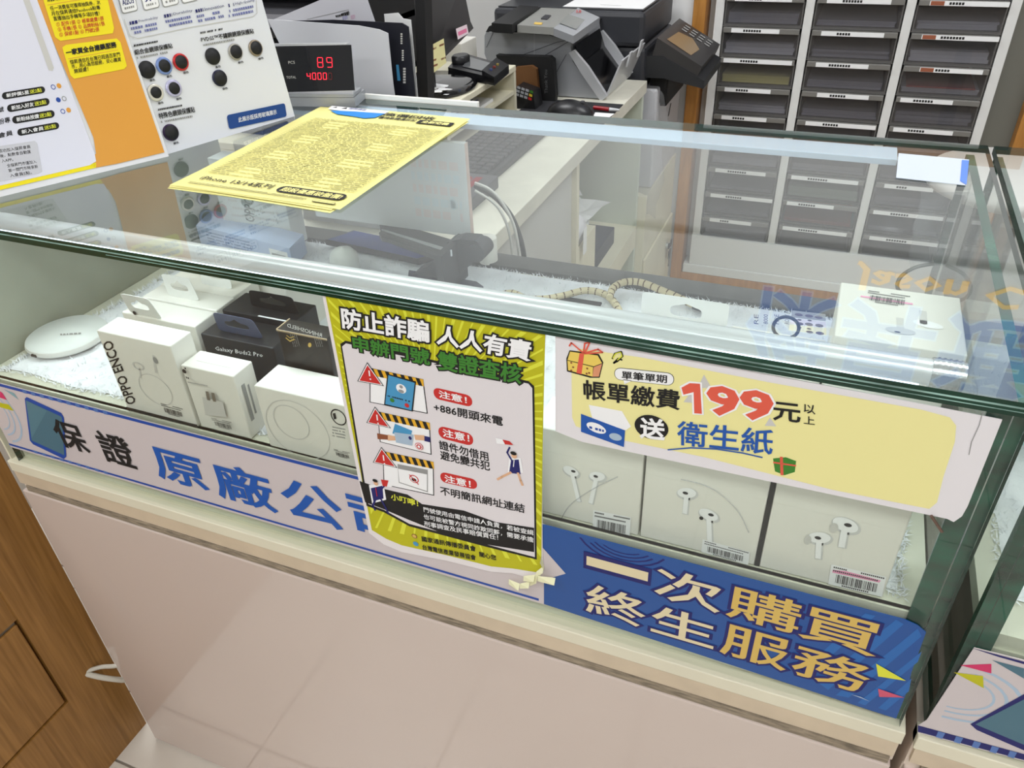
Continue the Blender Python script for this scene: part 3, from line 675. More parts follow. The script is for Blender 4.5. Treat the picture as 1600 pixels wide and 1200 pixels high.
for pts in ([(1100, 585), (1090, 606), (1112, 606)], [(1080, 612), (1068, 628), (1090, 630)], [(1203, 652), (1195, 665), (1213, 666)]): pr.poly('pale_triangle', lightgrey, pts, 2)
pr.poly('tissue_box', whiteink, [(920, 632), (972, 642), (986, 666), (978, 672), (926, 655)], 3); pr.poly('tissue_box', blue, [(908, 646), (977, 672), (975, 698), (908, 674)], 4)
pr.ell('tissue_box', whiteink, (932, 668), .008, .0045, 5, rot=-14); pr.ell('tissue_box', paleblue, (962, 682), .005, .0035, 5)
dashes(pr, 'tissue_box_lettering', royal, pr.fr((921, 669), (944, 675), (921, 663)), 0, 1, .1, .6, 6, 2)
pr.poly('green_gift_picture', green, [(1208, 716), (1228, 714), (1244, 720), (1242, 737), (1226, 742), (1211, 736)], 3); pr.line('green_gift_picture', coral, [(1221, 714), (1222, 741)], .002, 4); pr.line('green_gift_picture', coral, [(1209, 722), (1243, 727)], .0014, 4)
pr.line('crease_mark', greyink, [(1535, 645), (1530, 664), (1518, 690), (1514, 710)], .0005, 2)
pr.emit(t)
m = MB(); m.cyl(at(1455, 806, 'y', -.003), at(1472, 831, 'y', -.003), .0011, n=8)
solo('metal_pin', m, mat('rusty_pin', (120, 96, 84), .5, metal=.5), 'small rusty metal pin on the glass below the promotion poster', 'pin')

# ================================================================== packages inside the main case
def box_thing(name, label, cat, x0, x1, y0, y1, z0, z1, m, group=None, bev=.0012, seam=False):
    t = thing(name, label, cat, ((x0 + x1) / 2, (y0 + y1) / 2, z0), 0, group)
    b = MB(); b.box(x0, x1, y0, y1, z0, z1, bev); part(t, 'carton', b, m); return t
def ring(mb, outer, inner, n):
    """flat card with a hole: outer and inner outlines (same length) given as 3-D points, thickness along n"""
    N = len(outer); n = V3(n); A = [V3(p) for p in outer]; B = [V3(p) for p in inner]
    vs = A + B + [p + n for p in A] + [p + n for p in B]; fs = []
    for i in range(N):
        j = (i + 1) % N
        fs += [(i, j, N + j, N + i), (2 * N + j, 2 * N + i, 3 * N + i, 3 * N + j), (j, i, 2 * N + i, 2 * N + j), (N + i, N + j, 3 * N + j, 3 * N + i)]
    mb.add(vs, fs); return mb
def hang_tab(par, c, w, h, m, tilt=.0, depth=(0, .0006, 0)):
    """euro-hole tab standing on c (centre of its foot), width w, height h"""
    c = V3(c); U = V3((1, 0, 0)); Vv = V3((0, math.sin(tilt), math.cos(tilt))); O = []; I = []; N = 32
    for k in range(N):
        a = 2 * math.pi * k / N; ca, sa = math.cos(a), math.sin(a)
        e = .22
        x = (abs(ca) ** e) * (1 if ca >= 0 else -1) * w / 2; y = h / 2 + (abs(sa) ** e) * (1 if sa >= 0 else -1) * h / 2
        x *= 1 - .12 * (y / h); O.append(c + U * x + Vv * y)
        xi = (abs(ca) ** .5) * (1 if ca >= 0 else -1) * w * .27; yi = h * .5 + (abs(sa) ** .7) * (1 if sa >= 0 else -1) * h * .15
        if sa > .55: yi += h * .16 * max(0, 1 - abs(xi) / (w * .1))
        I.append(c + U * xi + Vv * yi)
    b = MB(); ring(b, O, I, depth); part(par, 'hang_tab', b, m)

ZP = .7705
# charging pad
t = thing('wireless_charging_pad', 'round white wireless charging pad on the fur mat at the left end', 'charger', (.046, .098, .772))
m = MB(); m.lathe((.046, .098, .772), [(.040, 0), (.047, .002), (.0485, .005), (.047, .0085)], 48); part(t, 'pad_base', m, mat('pad_rim', (226, 226, 222), .3))
m = MB(); m.lathe((.046, .098, .7806), [(.0462, 0), (.0455, .001), (.001, .0012)], 48); part(t, 'pad_top', m, mat('pad_top', (222, 226, 224), .4))
pr = Print((0, 0, .7822), (0, 0, 1), .0002); dashes(pr, 'fine_print', greyink, pr.fr((94, 524), (128, 522), (94, 520)), 0, 1, 0, .6, 1, 4); pr.emit(t)
m = MB(); m.box(.040, .048, .0482, .052, .775, .7785, .0008); part(t, 'port', m, black)

def front_print(y): return Print((0, y - .0003, 0), FN, .0001)
# earphone box with vertical name
t = box_thing('earphone_box', 'tall white earphone box with big vertical lettering down its left edge, front left', 'box', .2245, .322, .012, .042, ZP - .004, .868, boxwhite)
m = MB(); m.box(.2245, .322, .0115, .0122, .7665, .770); part(t, 'base_line', m, ink)
pr = front_print(.012)
pr.t3('black_lettering', ink, 'OPPO ENCO', (213, 629), (174, 531), (199, 633), .02, 1)
pr.ell('earbud_picture', lightgrey, (216, 572), .008, .005, 1, ring=.7); pr.line('earbud_picture', lightgrey, [(218, 575), (220, 590)], .002, 1); pr.ell('earbud_picture', greyink, (243, 563), .003, .004, 2); pr.line('earbud_picture', lightgrey, [(240, 556), (244, 582)], .003, 1)
pr.ell('case_picture', lightgrey, (243, 609), .022, .020, 1, ring=.95)
barcode(pr, pr.fr((254, 645), (291, 655), (249, 628)), 1, tag=False); pr.emit(t)
# adapter box
t = box_thing('adapter_box', 'small white power adapter box between the earphone box and the watch charger box', 'box', .3245, .390, .0145, .044, ZP - .004, .845, boxwhite)
pr = front_print(.012)
pr.ell('logo_picture', ink, (288, 580), .0026, layer=1); pr.ell('logo_picture', ink, (289.5, 575.5), .0009, .0014, 1, rot=-30)
dashes(pr, 'fine_print', ink, pr.fr((291, 591), (300, 594), (290, 588)), 0, 1, 0, 1, 1, 3); dashes(pr, 'fine_print', greyink, pr.fr((294, 598), (325, 604), (293, 596)), 0, 1, 0, 1, 1, 5)
pr.poly('adapter_picture', lightgrey, [(316, 620), (348, 628), (354, 652), (321, 648)], 1)
pr.poly('adapter_picture', mat('plug_grey', (140, 134, 124), .4, metal=.4), [(321, 611), (326, 612), (329, 626), (324, 625)], 2); pr.poly('adapter_picture', mat('plug_grey', (140, 134, 124), .4), [(330, 613), (335, 614), (338, 628), (333, 627)], 2)
barcode(pr, pr.fr((334, 666), (368, 674), (328, 651)), 1, tag=False); pr.emit(t)
P1 = Print((.3903, 0, 0), (1, 0, 0), .0001); G = P1.fr((403, 664), (400, 630), (389, 596)); 
P1.unit('fine_print', greyink, (V3((.3903, .019, .785)), V3((0, .02, 0)), V3((0, 0, .045))), [(.1, 0), (.35, 0), (.35, 1), (.1, 1)], 1); P1.unit('fine_print', greyink, (V3((.3903, .019, .785)), V3((0, .02, 0)), V3((0, 0, .045))), [(.5, .1), (.62, .1), (.62, .9), (.5, .9)], 1); P1.emit(t)
m = MB(); m.box(.335, .378, .026, .0268, .845, .8452); part(t, 'tab_slot', m, lightgrey)
# watch charger box
t = box_thing('charger_box', 'wide white watch charger box with an embossed ring, left of the warning poster', 'box', .4155, .560, .012, .052, ZP - .004, .842, boxwhite)
pr = front_print(.012)
pr.ell('embossed_ring', lightgrey, (465, 672), .037, .036, 1, ring=.975); pr.ell('embossed_ring', lightgrey, (455, 660), .021, .021, 1, ring=.95)
pr.ell('watch_picture', ink, (529, 652), .0085, .0095, 1, ring=.86); pr.poly('watch_picture', ink, [(520, 646), (524, 645), (526, 654), (522, 655)], 2)
for k in range(4): dashes(pr, 'fine_print', greyink, pr.fr((520, 668 + k * 4.5), (540, 672 + k * 4.5), (519, 666 + k * 4.5)), 0, 1, 0, 1, 1, k)
barcode(pr, pr.fr((523, 712), (550, 719), (520, 700)), 1, tag=False); pr.emit(t)

# row of white boxes with hang tabs
tabm = mat('tab_white', (226, 226, 220), .6)
for i, (x0, x1, y0, y1, z1, lab) in enumerate(((.193, .296, .0715, .105, .852, 'first white hanging box, directly behind the tall box with vertical lettering'), (.190, .296, .1065, .138, .853, 'second white hanging box behind the tall earphone box, middle of three'), (.186, .292, .1395, .185, .852, 'third and rearmost white hanging box in the row behind the tall earphone box'))):
    t = box_thing('hanging_box', lab, 'box', x0, x1, y0, y1, ZP - .002, z1, boxwhite, 'white boxes with hang tabs in a row')
    hang_tab(t, ((.228, .241, .257)[i], (.073, .118, .155)[i], z1), .045, .030, tabm, (-.25, -.1, .1)[i])
    pr = front_print(y0); pr.ell('logo_picture', ink, at(0, 0, 'y', y0) * 0 + V3((0, 0, 0)) if False else (210, 489) if i == 0 else (240, 464) if i == 1 else (270, 445), .0024, layer=1); pr.emit(t) if i == 0 else None
t = box_thing('hanging_box', 'flat pale box behind the hanging boxes near the back of the fur mat', 'box', .215, .325, .19, .26, ZP - .002, .845, boxwhite)
hang_tab(t, (.285, .2, .845), .05, .022, tabm, .3)

# black earbud boxes
bk = mat('tab_navy', (86, 92, 118), .5)
t = box_thing('earbud_box', 'black earbud box with white lettering on its front and a grey-blue hang tab', 'box', .307, .4005, .0660, .1065, ZP - .002, .849, boxblack)
hang_tab(t, (.351, .078, .849), .058, .026, bk, -.2)
pr = front_print(.0660); pr.t3('white_lettering', whiteink, 'Galaxy Buds2 Pro', (337, 549), (411, 560), (336, 541), .01, 1); pr.emit(t)
t = box_thing('earbud_box', 'second black earbud box with a dark hang tab, behind the lettered one', 'box', .303, .398, .108, .15, ZP - .002, .855, boxblack)
hang_tab(t, (.362, .125, .855), .064, .022, black, -.1)
m = MB(); m.box(.352, .395, .1075, .1095, .8552, .8556); part(t, 'edge_line', m, whiteink)
t = box_thing('case_box', 'tall black phone case box with gold marks leaning behind the watch charger box', 'box', .4205, .4785, .056, .078, .79, .881, mat('box_blackbrown', (26, 20, 18), .45))
pr = front_print(.056)
pr.t3('white_lettering', whiteink, 'RHINOSHIELD', (503, 527), (449, 511), (503, 521), .0, 1)
pr.t3('white_lettering', mat('tan_ink', (170, 150, 120), .6), 'RHINOSHIELD', (528, 617), (470, 606), (527, 609), .0, 1)
pr.line('gold_mark', gold, [(447, 528), (453, 533), (460, 530)], .0014, 1); pr.line('gold_mark', gold, [(448, 524), (453, 528), (459, 526)], .001, 1); pr.ell('gold_mark', gold, (484, 539), .0018, .003, 1, rot=-30)
for a in (460, 496):
    for k in range(4): dashes(pr, 'fine_print', greyink, pr.fr((a + k * 3, 542), (a + k * 3 - 6, 522), (a + k * 3 - 1, 542)), 0, 1, 0, 1, 1, k + a)
pr.emit(t)
m = MB(); m.box(.4205, .4785, .0555, .0562, .8795, .8812); m.box(.4198, .4208, .056, .078, .8795, .8815); part(t, 'gold_edge', m, mat('tan_ink', (170, 150, 120), .6))

# AirPods boxes along the front, right half
AP = [(.7045, .7985), (.8005, .8965), (.9005, .9945)]
labs = ['white earphone box with two stemmed earbuds, nearest the warning poster', 'white earphone box with spread earbuds, middle of three at front right', 'white earphone box with silicone-tip earbuds and pink-marked price sticker']
def bud(pr, c, s, dx, dy, tipdir=1):
    pr.ell('earbud_picture', mat('bud_shade', (206, 206, 204), .3), c, s * 1.05, s * .75, 1, rot=-20 * tipdir)
    pr.ell('earbud_picture', whiteink, (c[0] - 1, c[1] - 2), s * .9, s * .62, 2, rot=-20 * tipdir)
    pr.line('earbud_picture', mat('bud_shade', (206, 206, 204), .3), [(c[0] + dx * .2, c[1] + 4), (c[0] + dx, c[1] + dy)], s * .62, 1)
    pr.line('earbud_picture', whiteink, [(c[0] + dx * .2 - 1, c[1] + 4), (c[0] + dx - 1, c[1] + dy - 1)], s * .45, 3)
    pr.ell('earbud_picture', ink, (c[0] + 3 * tipdir, c[1] - 2), s * .26, s * .18, 4)
for i, (x0, x1) in enumerate(AP):
    t = box_thing('earphone_box', labs[i], 'box', x0, x1, .0165, .062, .7665, .863, boxwhite, 'white earphone boxes standing at the front right')
    pr = front_print(.0165)
    if i == 0:
        bud(pr, (893, 738), .0078, 12, 45); bud(pr, (934, 746), .0078, -10, 40, -1)
        barcode(pr, pr.fr((926, 828), (984, 840), (927, 796)), 5)
    elif i == 1:
        bud(pr, (1074, 772), .0085, -3, 30, -1); bud(pr, (1108, 806), .0088, 2, 44)
        pr.ell('earbud_picture', ink, (1096, 809), .0016, .002, 5)
        barcode(pr, pr.fr((1096, 862), (1169, 882), (1098, 842)), 5)
    else:
        bud(pr, (1281, 842), .0092, -2, 30, -1); bud(pr, (1322, 822), .0105, -6, 32)
        pr.ell('earbud_picture', lightgrey, (1303, 824), .003, .005, 6); pr.ell('earbud_picture', lightgrey, (1262, 843), .0025, .005, 6)
        barcode(pr, pr.fr((1294, 912), (1378, 932), (1299, 881)), 5, pinkm=True)
    pr.emit(t)
    if i < 2:
        m = MB(); n = 14; c = (1096, 834) if i else (955, 842)
        m.tube([at(x, y, 'y', .0155) for x, y in (((1064, 749), (1110, 762), (1150, 795), (1170, 832)) if i else ((872, 822), (890, 790), (930, 762), (965, 745)))], .0005, 5)
        part(t, 'seal_tape', m, plastic)
m = MB(); m.box(.8966, .9004, .0165, .060, .7665, .8625); solo('black_sliver', m, ink, 'thin black card edge between the middle and right earphone boxes', 'card')  # thin black slab filling the gap between the two boxes
# second row and things on the boxes
t = box_thing('earphone_box', 'white earphone box lying flat on top of the front right box, pink-marked barcode', 'box', .924, 1.026, .165, .268, .8655, .908, boxwhite)
pr = Print((0, 0, .9083), (0, 0, 1), .0001)
barcode(pr, pr.fr((1349, 471), (1421, 482), (1354, 452)), 1, tag=False)
pr.line('pink_mark', hotpink, [(1346, 463), (1425, 475)], .003, 1)
pr.ell('earbud_picture', whiteink, (1450, 507), .012, .006, 1, rot=-10); pr.ell('earbud_picture', lightgrey, (1407, 517), .012, .0055, 1, rot=0); pr.line('earbud_picture', lightgrey, [(1442, 487), (1443, 505)], .006, 1); pr.line('earbud_picture', lightgrey, [(1406, 498), (1407, 514)], .006, 1); pr.ell('earbud_picture', ink, (1443, 504), .0028, .0035, 3); pr.ell('earbud_picture', ink, (1402, 519), .0025, .001, 3)
pr.emit(t)
for (x0, x1, lab) in ((.735, .828, 'white box standing in the second row under the hang-tab box'), (.830, .920, 'white box standing in the second row under the lens box'), (.924, 1.02, 'white box in the second row under the flat earphone box')):
    box_thing('storage_box', lab, 'box', x0, x1, .166, .27, .771, .864 if x0 > .9 else .812, boxwhite)
t = box_thing('tab_box', 'white box with a hang tab and bell-shaped hole, in front of the fur mat edge', 'box', .732, .828, .20, .262, .8125, .842, boxwhite)
b = MB(); O = []; I = []
for k in range(32):
    a = 2 * math.pi * k / 32; ca, sa = math.cos(a), math.sin(a); sg_ = lambda v: 1 if v >= 0 else -1
    O.append(V3((.780 + abs(ca) ** .15 * sg_(ca) * .0455, .2625, .856 + abs(sa) ** .15 * sg_(sa) * .0135)))
    I.append(V3((.782 + abs(ca) ** .5 * sg_(ca) * .0165, .2625, .853 + abs(sa) ** .7 * sg_(sa) * .0065 + (.003 * max(0, 1 - abs(ca) * 4) if sa > 0 else 0))))
ring(b, O, I, (0, .0006, 0)); part(t, 'hang_tab', b, paper)
t = box_thing('lens_box', 'white lens protector box with rows of dark lens pictures, lying behind the light bar', 'box', .831, .922, .185, .262, .8125, .846, boxwhite)
pr = Print((0, 0, .8463), (0, 0, 1), .0001)
pr.poly('panel_print', mat('lens_grey', (150, 150, 156), .5), [(1238, 485), (1290, 491), (1290, 502), (1236, 496)], 1)
pr.poly('panel_print', mat('lens_lilac', (214, 204, 220), .5), [(1236, 497), (1290, 503), (1291, 512), (1234, 506)], 1)
pr.poly('panel_print', mat('lens_cream', (228, 220, 196), .5), [(1234, 507), (1291, 513), (1291, 524), (1232, 516)], 1)
for (x, y, r_) in ((1248, 492, .004), (1264, 494, .004), (1279, 496, .004), (1249, 506, .004), (1264, 507, .004), (1280, 509, .004), (1249, 500, .0022), (1265, 501, .0022), (1249, 512, .0022), (1264, 514, .0022), (1265, 519, .0034), (1281, 521, .004)): pr.ell('lens_print', mat('lens_dark', (92, 78, 92), .4), (x, y), r_, r_ * .8, 2)
for a, tx in ((1180, 'RE'), (1195, '8000'), (1212, 'FIRE'), (1228, 'ROXY')): pr.t3('blue_lettering', navy, tx, (a + 5, 507), (a + 5, 492), (a - 2, 506), 0, 2)
pr.emit(t)
t = thing('silicone_ring', 'dark grey silicone ring standing on the lens box', 'ring', (.896, .19, .8465))
m = MB(); c = at(1228, 512, 'y', .19); m.tube([c + V3((math.cos(R(a)) * .011, 0, math.sin(R(a)) * .011)) for a in range(-60, 250, 20)] , .0016, 8, 2)
m.tube([c + V3((.0055, 0, -.0095)), c + V3((-.002, 0, -.015)), c + V3((-.009, 0, -.019))], .0014, 8, 2); m.tube([c + V3((-.0055, 0, -.0095)), c + V3((.002, 0, -.015)), c + V3((.009, 0, -.019))], .0014, 8, 2); part(t, 'band', m, darkgrey)

# braided cord
m = MB(); m.tube([at(x, y, 'z', z) for x, y, z in ((778, 462, .776), (800, 458, .78), (822, 466, .777), (850, 467, .777), (880, 462, .778), (915, 454, .78), (945, 460, .779), (962, 476, .778), (970, 492, .778))], .0046, 10, 8); p1 = m.path
m2 = MB(); m2.tube([at(x, y, 'z', z) for x, y, z in ((952, 466, .784), (958, 450, .786), (975, 441, .787), (1000, 441, .786), (1030, 452, .784), (1060, 465, .781), (1085, 477, .779))], .0046, 10, 8); p2 = m2.path
t = thing('braided_cord', 'beige and brown braided wrist cord looped on the fur mat', 'cord', (.66, .4, .772))
cordm = mat('cord_beige', (206, 192, 158), .8, bump=.5, bscale=400)
part(t, 'strand', m, cordm); part(t, 'strand', m2, cordm)
m = MB(); rnd = random.Random(4)
for p in (p1, p2):
    for i in range(2, len(p) - 2, 3):
        d = (p[i + 1] - p[i]).normalized(); q = p[i] + V3((rnd.uniform(-.0008, .0008), 0, 0)); m.cyl(q, q + d * .0016, .0049, n=8)
part(t, 'brown_fleck', m, mat('cord_brown', (92, 66, 46), .8), kind='stuff')
m = MB(); m.cyl(p2[-1], p2[-1] + (p2[-1] - p2[-3]).normalized() * .018, .0055, .0035, 10); part(t, 'cord_end', m, darkgrey)
m = MB(); m.box(.60, .655, .362, .392, .772, .7755, .001); solo('black_card', m, blackm, 'black card under the braided cord', 'card')

# ================================================================== back of the main case: phone, stand, acrylic block
t = thing('phone', 'smartphone lying face up at the back of the case, screen mottled blue', 'phone', (.31, .445, .773))
c4 = [at(x, y, 'z', .783) for x, y in ((508, 374), (552, 360), (706, 392), (654, 405))]
m = MB(); m.prism([c4[0], c4[3], c4[2], c4[1]], (0, 0, -.009)); part(t, 'phone_body', m, black)
cc = sum(c4, V3()) / 4; m = MB(); m.prism([cc + (p - cc) * .955 + V3((0, 0, .0004)) for p in (c4[0], c4[3], c4[2], c4[1])], (0, 0, -.0002)); part(t, 'screen', m, mat('screen_blue', (62, 74, 128), .08, noise=.4, nscale=14))  # blue is the screen's base colour, varied by noise
m = MB(); m.lathe((.283, .372, .772), [(.0205, 0), (.0205, .018), (.019, .027), (.013, .034), (.001, .037)], 28)
solo('round_charger', m, mat('dome_white', (226, 228, 224), .4, bump=.2, bscale=80), 'white dome-shaped plug standing behind the light bar, in front of the phone', 'plug')
m = MB(); m.lathe((.462, .468, .77), [(.014, 0), (.014, .036), (.0125, .0375), (.001, .038)], 24)
solo('white_cylinder', m, boxwhite, 'white cylinder behind the black stand near the back frame', 'cylinder')
t = thing('display_stand', 'black plastic stand with two rounded arms holding the acrylic sign', 'stand', (.47, .36, .772))
for q in ([(593, 350), (597, 345), (605, 344), (714, 377), (706, 391), (602, 360), (594, 357)], [(592, 364), (596, 360), (602, 361), (696, 390), (686, 402), (606, 373), (596, 371)]):
    m = MB(); m.prism([at(x, y, 'z', .835) for x, y in q], (0, 0, -.006)); part(t, 'arm', m, darkgrey)
m = MB(); m.prism([at(x, y, 'z', .838) for x, y in ((596, 358), (602, 359), (706, 390), (696, 393), (602, 362))], (0, 0, -.009)); part(t, 'arm_strip', m, alu)
hub = [(690, 393), (700, 378), (718, 374), (742, 376), (754, 386), (752, 398), (740, 410), (716, 430), (700, 452), (680, 470), (640, 462), (634, 440), (650, 424), (672, 414)]
m = MB(); m.prism([at(x, y, 'y', .375) for x, y in hub], (0, .022, 0)); part(t, 'hub', m, mat('stand_grey', (78, 78, 82), .4))
m = MB(); m.cyl(at(744, 396, 'y', .372), at(744, 396, 'y', .372) + V3((0, .03, 0)), .012, n=20); part(t, 'knob', m, mat('stand_grey', (78, 78, 82), .4))
m = MB(); m.prism([at(x, y, 'z', .7745) for x, y in ((634, 470), (640, 430), (700, 440), (745, 448), (756, 456), (754, 470), (730, 478), (690, 478))], (0, 0, .008)); part(t, 'base', m, mat('base_blueblack', (44, 50, 74), .25))
m = MB(); m.box(.452, .462, .33, .4, .779, .84); part(t, 'post', m, darkgrey)
t = thing('acrylic_sign', 'thick white acrylic sign block with faint pink print, held by the black stand', 'sign', (.37, .41, .834))
m = MB(); m.box(.225, .4695, .402, .4105, .836, .961, .001); part(t, 'block', m, mat('acrylic_white', (226, 228, 232), .12))
m = MB(); m.box(.4698, .4702, .402, .4105, .836, .961); part(t, 'clear_edge', m, mat('acrylic_edge', (222, 196, 186), .15))
pr = Print((0, .4018, 0), FN, .0002)
fp = mat('faint_pink', (226, 214, 216), .5); fb = mat('faint_blue', (212, 222, 230), .5)
for k in range(5):
    dashes(pr, 'fine_print', (fp, fb)[k % 2], wf(.39, .46, .925 - k * .017, .936 - k * .017, .4018), 0, 1, 0, 1, 1, k + 30)
pr.ell('faint_print', fb, (707, 318), .005, .009, 1); pr.emit(t)
t = thing('long_box', 'long pale blue and white box lying at the back left under the yellow sheets', 'box', (.1, .4, .772), 0)
A, B_, Cc, D = [at(x, y, 'z', .803) for x, y in ((306, 352), (452, 388), (474, 366), (330, 328))]
m = MB(); m.prism([A, B_, Cc, D], (0, 0, -.03)); part(t, 'carton', m, mat('box_paleblue', (172, 190, 224), .4))
nn = (B_ - A).cross(V3((0, 0, 1))).normalized()
pr = Print(A + nn * .0004, nn, .0002)
for k in range(4): dashes(pr, 'fine_print', mat('print_slate', (110, 128, 170), .5), (A + V3((0, 0, -.008 - k * .005)), (B_ - A), V3((0, 0, .004))), .1, .6, 0, .6, 1, k + 8)
pr.unit('white_label', paper, (B_ + V3((0, 0, -.022)), (A - B_) * .22, V3((0, 0, .014))), [(.15, 0), (1, 0), (1, 1), (.15, 1)], 1)
pr.unit('barcode', greyink, (B_ + V3((0, 0, -.022)), (A - B_) * .22, V3((0, 0, .014))), [(.25, .2), (.9, .2), (.9, .55), (.25, .55)], 2); pr.emit(t)
t = box_thing('white_carton', 'tall white carton with grey upright lettering at the back left of the case', 'box', .04, .165, .415, .45, .7725, .90, mat('carton_white', (214, 218, 216), .5))
pr = front_print(.415); pr.t3('grey_lettering', greyink, 'OPPO', (398, 348), (396, 310), (383, 344), .02, 1)
for k in range(6): dashes(pr, 'fine_print', lightgrey, wf(.06, .15, .80 + k * .012, .806 + k * .012, .4145), 0, 1, 0, .6, 1, k + 50)
pr.emit(t)

# clear bag and curved wire near the back right corner
m = MB(); vs = []; rnd = random.Random(11)
for j in range(9):
    for i in range(7):
        p = at(1440 + i * 14 + j * (-3 if i < 3 else 1), 300 + j * 17, 'y', .42 + .012 * math.sin(i * 1.7 + j)); vs.append(p + V3((rnd.uniform(-.003, .003), 0, 0)))
m.add(vs, [(j * 7 + i, j * 7 + i + 1, (j + 1) * 7 + i + 1, (j + 1) * 7 + i) for j in range(8) for i in range(6)], True)
solo('plastic_bag', m, plastic, 'crumpled clear plastic bag hanging at the back right corner of the main case', 'bag')
m = MB(); m.tube([at(x, y, 'y', .44) for x, y in ((1460, 412), (1430, 418), (1408, 432), (1402, 448), (1412, 458), (1440, 462))], .0022, 8)
solo('wire_hook', m, mat('wire_grey', (120, 120, 112), .3, metal=.6), 'curved grey wire hook behind the flat earphone box', 'hook')

# ================================================================== on the glass top
ZT = .9782
rnd = random.Random(5)
base4 = [at(x, y, 'z', .9795) for x, y in ((274, 290), (531, 328), (735, 186), (470, 171))]; base4[3] = base4[0] + base4[2] - base4[1]
ctr = sum(base4, V3()) / 4
for k in range(5):
    a = R((1.2, -1.5, 2.2, -.7, 0)[k]); dx, dy = ((-.009, -.004), (-.002, -.005), (-.012, .000), (-.006, -.002), (0, 0))[k]
    P = [Matrix.Rotation(a, 3, 'Z') @ (p - ctr) + ctr + V3((dx, dy, 0)) for p in base4]
    z = ZT + .0004 * k; vs = []; N = 12
    for j in range(N + 1):
        for i in range(N + 1):
            u, v = i / N, j / N; p = (P[0] * (1 - u) + P[1] * u) * (1 - v) + (P[3] * (1 - u) + P[2] * u) * v
            vs.append(V3((p.x, p.y, z + .0016 * (math.sin(u * 3.1) * .3) * (k > 2))))
    t = thing('price_sheet', ('lowest yellow price list sheet in the stack on the glass top', 'second yellow price sheet from the bottom of the stack', 'middle yellow price sheet of the stack, corner poking out left', 'yellow price sheet just under the top one', 'topmost yellow price list sheet, printed all over, with a black pill at its foot')[k], 'paper', (ctr.x, ctr.y, z), 0, 'yellow price sheets stacked on the glass top')
    m = MB(); m.add(vs, [(j * (N + 1) + i, j * (N + 1) + i + 1, (j + 1) * (N + 1) + i + 1, (j + 1) * (N + 1) + i) for j in range(N) for i in range(N)], True)
    part(t, 'sheet', m, yellowp)
F = (V3((base4[0].x, base4[0].y, ZT + .0028)), base4[1] - base4[0], base4[3] - base4[0])
pr = Print(F[0], (0, 0, 1), .00012)
rnd = random.Random(9)
fine = mat('fine_grey_print', (178, 174, 104), .7)
fm = mat('olive_print', (142, 140, 86), .7)
for r_ in range(44):
    v = .135 + r_ * .0157
    x = .045
    while x < .95:
        w = rnd.choice((.02, .03, .045, .06))
        blank = (.17 < x % .48 < .30 and (r_ // 6) % 2 == 0)
        mt_ = fm if rnd.random() < .6 else fine
        if blank: mt_ = None if r_ % 2 else fine
        if mt_: pr.unit('fine_print', mt_, F, [(x, v), (min(x + w, .955), v), (min(x + w, .955), v + .0048), (x, v + .0048)], 1)
        x += w + .006
for u in (.03, .50, .965): pr.unit('fine_print', fine, F, [(u, .13), (u + .002, .13), (u + .002, .83), (u, .83)], 1)
for v in (.025, .034): dashes(pr, 'fine_print', ink, F, .05, .78, v, .004, 2, int(v * 1000), .1)
pr.text('black_lettering', ink, 'iPhone 13/14系列', F, .07, .065, .52, .105, .012)
pr.rr('black_pill', ink, F, .56, .055, .955, .108, .45, 2); pr.text('pale_lettering', yellowp, '超殺優惠破盤價!', F, .585, .064, .935, .099, .02, 3)
pr.rr('small_pill', ink, F, .82, .02, .95, .034, .3, 2); pr.rr('small_pill', yellowp, F, .823, .0225, .947, .0315, .3, 3)
pr.unit('white_header', paper, F, [(.0, .99), (.44, .985), (.44, .945), (.40, .92), (.1, .935), (.02, .94)], 2)
pr.unit('blue_wave', mat('wave_blue', (28, 128, 206), .6), F, [(.05, .925), (.2, .94), (.44, .952), (.42, .885), (.36, .865), (.28, .875), (.14, .885)], 3)
pr.text('grey_lettering', mat('slate_print', (90, 96, 150), .6), '傑昇通信', F, .15, .962, .28, .984, .01, 4)
pr.unit('logo_mark', ink, F, [(.10, .962), (.14, .962), (.125, .985)], 4); pr.unit('logo_mark', ink, F, [(.03, .965), (.06, .965), (.05, .982)], 4)
pr.text('black_lettering', ink, '高價回收', F, .44, .925, .80, .965, .02, 3); pr.text('black_lettering', ink, '舊換新機價折扣', F, .44, .885, .70, .915, .02, 3)
pr.unit('black_bar', ink, F, [(.72, .868), (.955, .868), (.955, .915), (.72, .915)], 3); pr.text('pale_lettering', yellowp, '全新空機', F, .75, .876, .93, .907, .03, 4)
pr.emit(t)
m = MB(); c = [at(x, y, 'z', .9787) for x, y in ((1400, 278), (1508, 290), (1514, 250), (1404, 240))]; m.prism([c[0], c[1], c[2], c[3]], (0, 0, .0005))
st = thing('sticker', 'small white sticker with a blue edge, back right corner of the glass top', 'sticker', tuple(sum(c, V3()) / 4))
part(st, 'sheet', m, mat('sticker_white', (196, 204, 216), .6))
pr = Print((0, 0, .9794), (0, 0, 1), .0002); pr.poly('blue_edge', mat('edge_blue', (90, 130, 220), .6), [(1503, 250), (1514, 251), (1510, 289), (1500, 283)], 1); pr.emit(st)

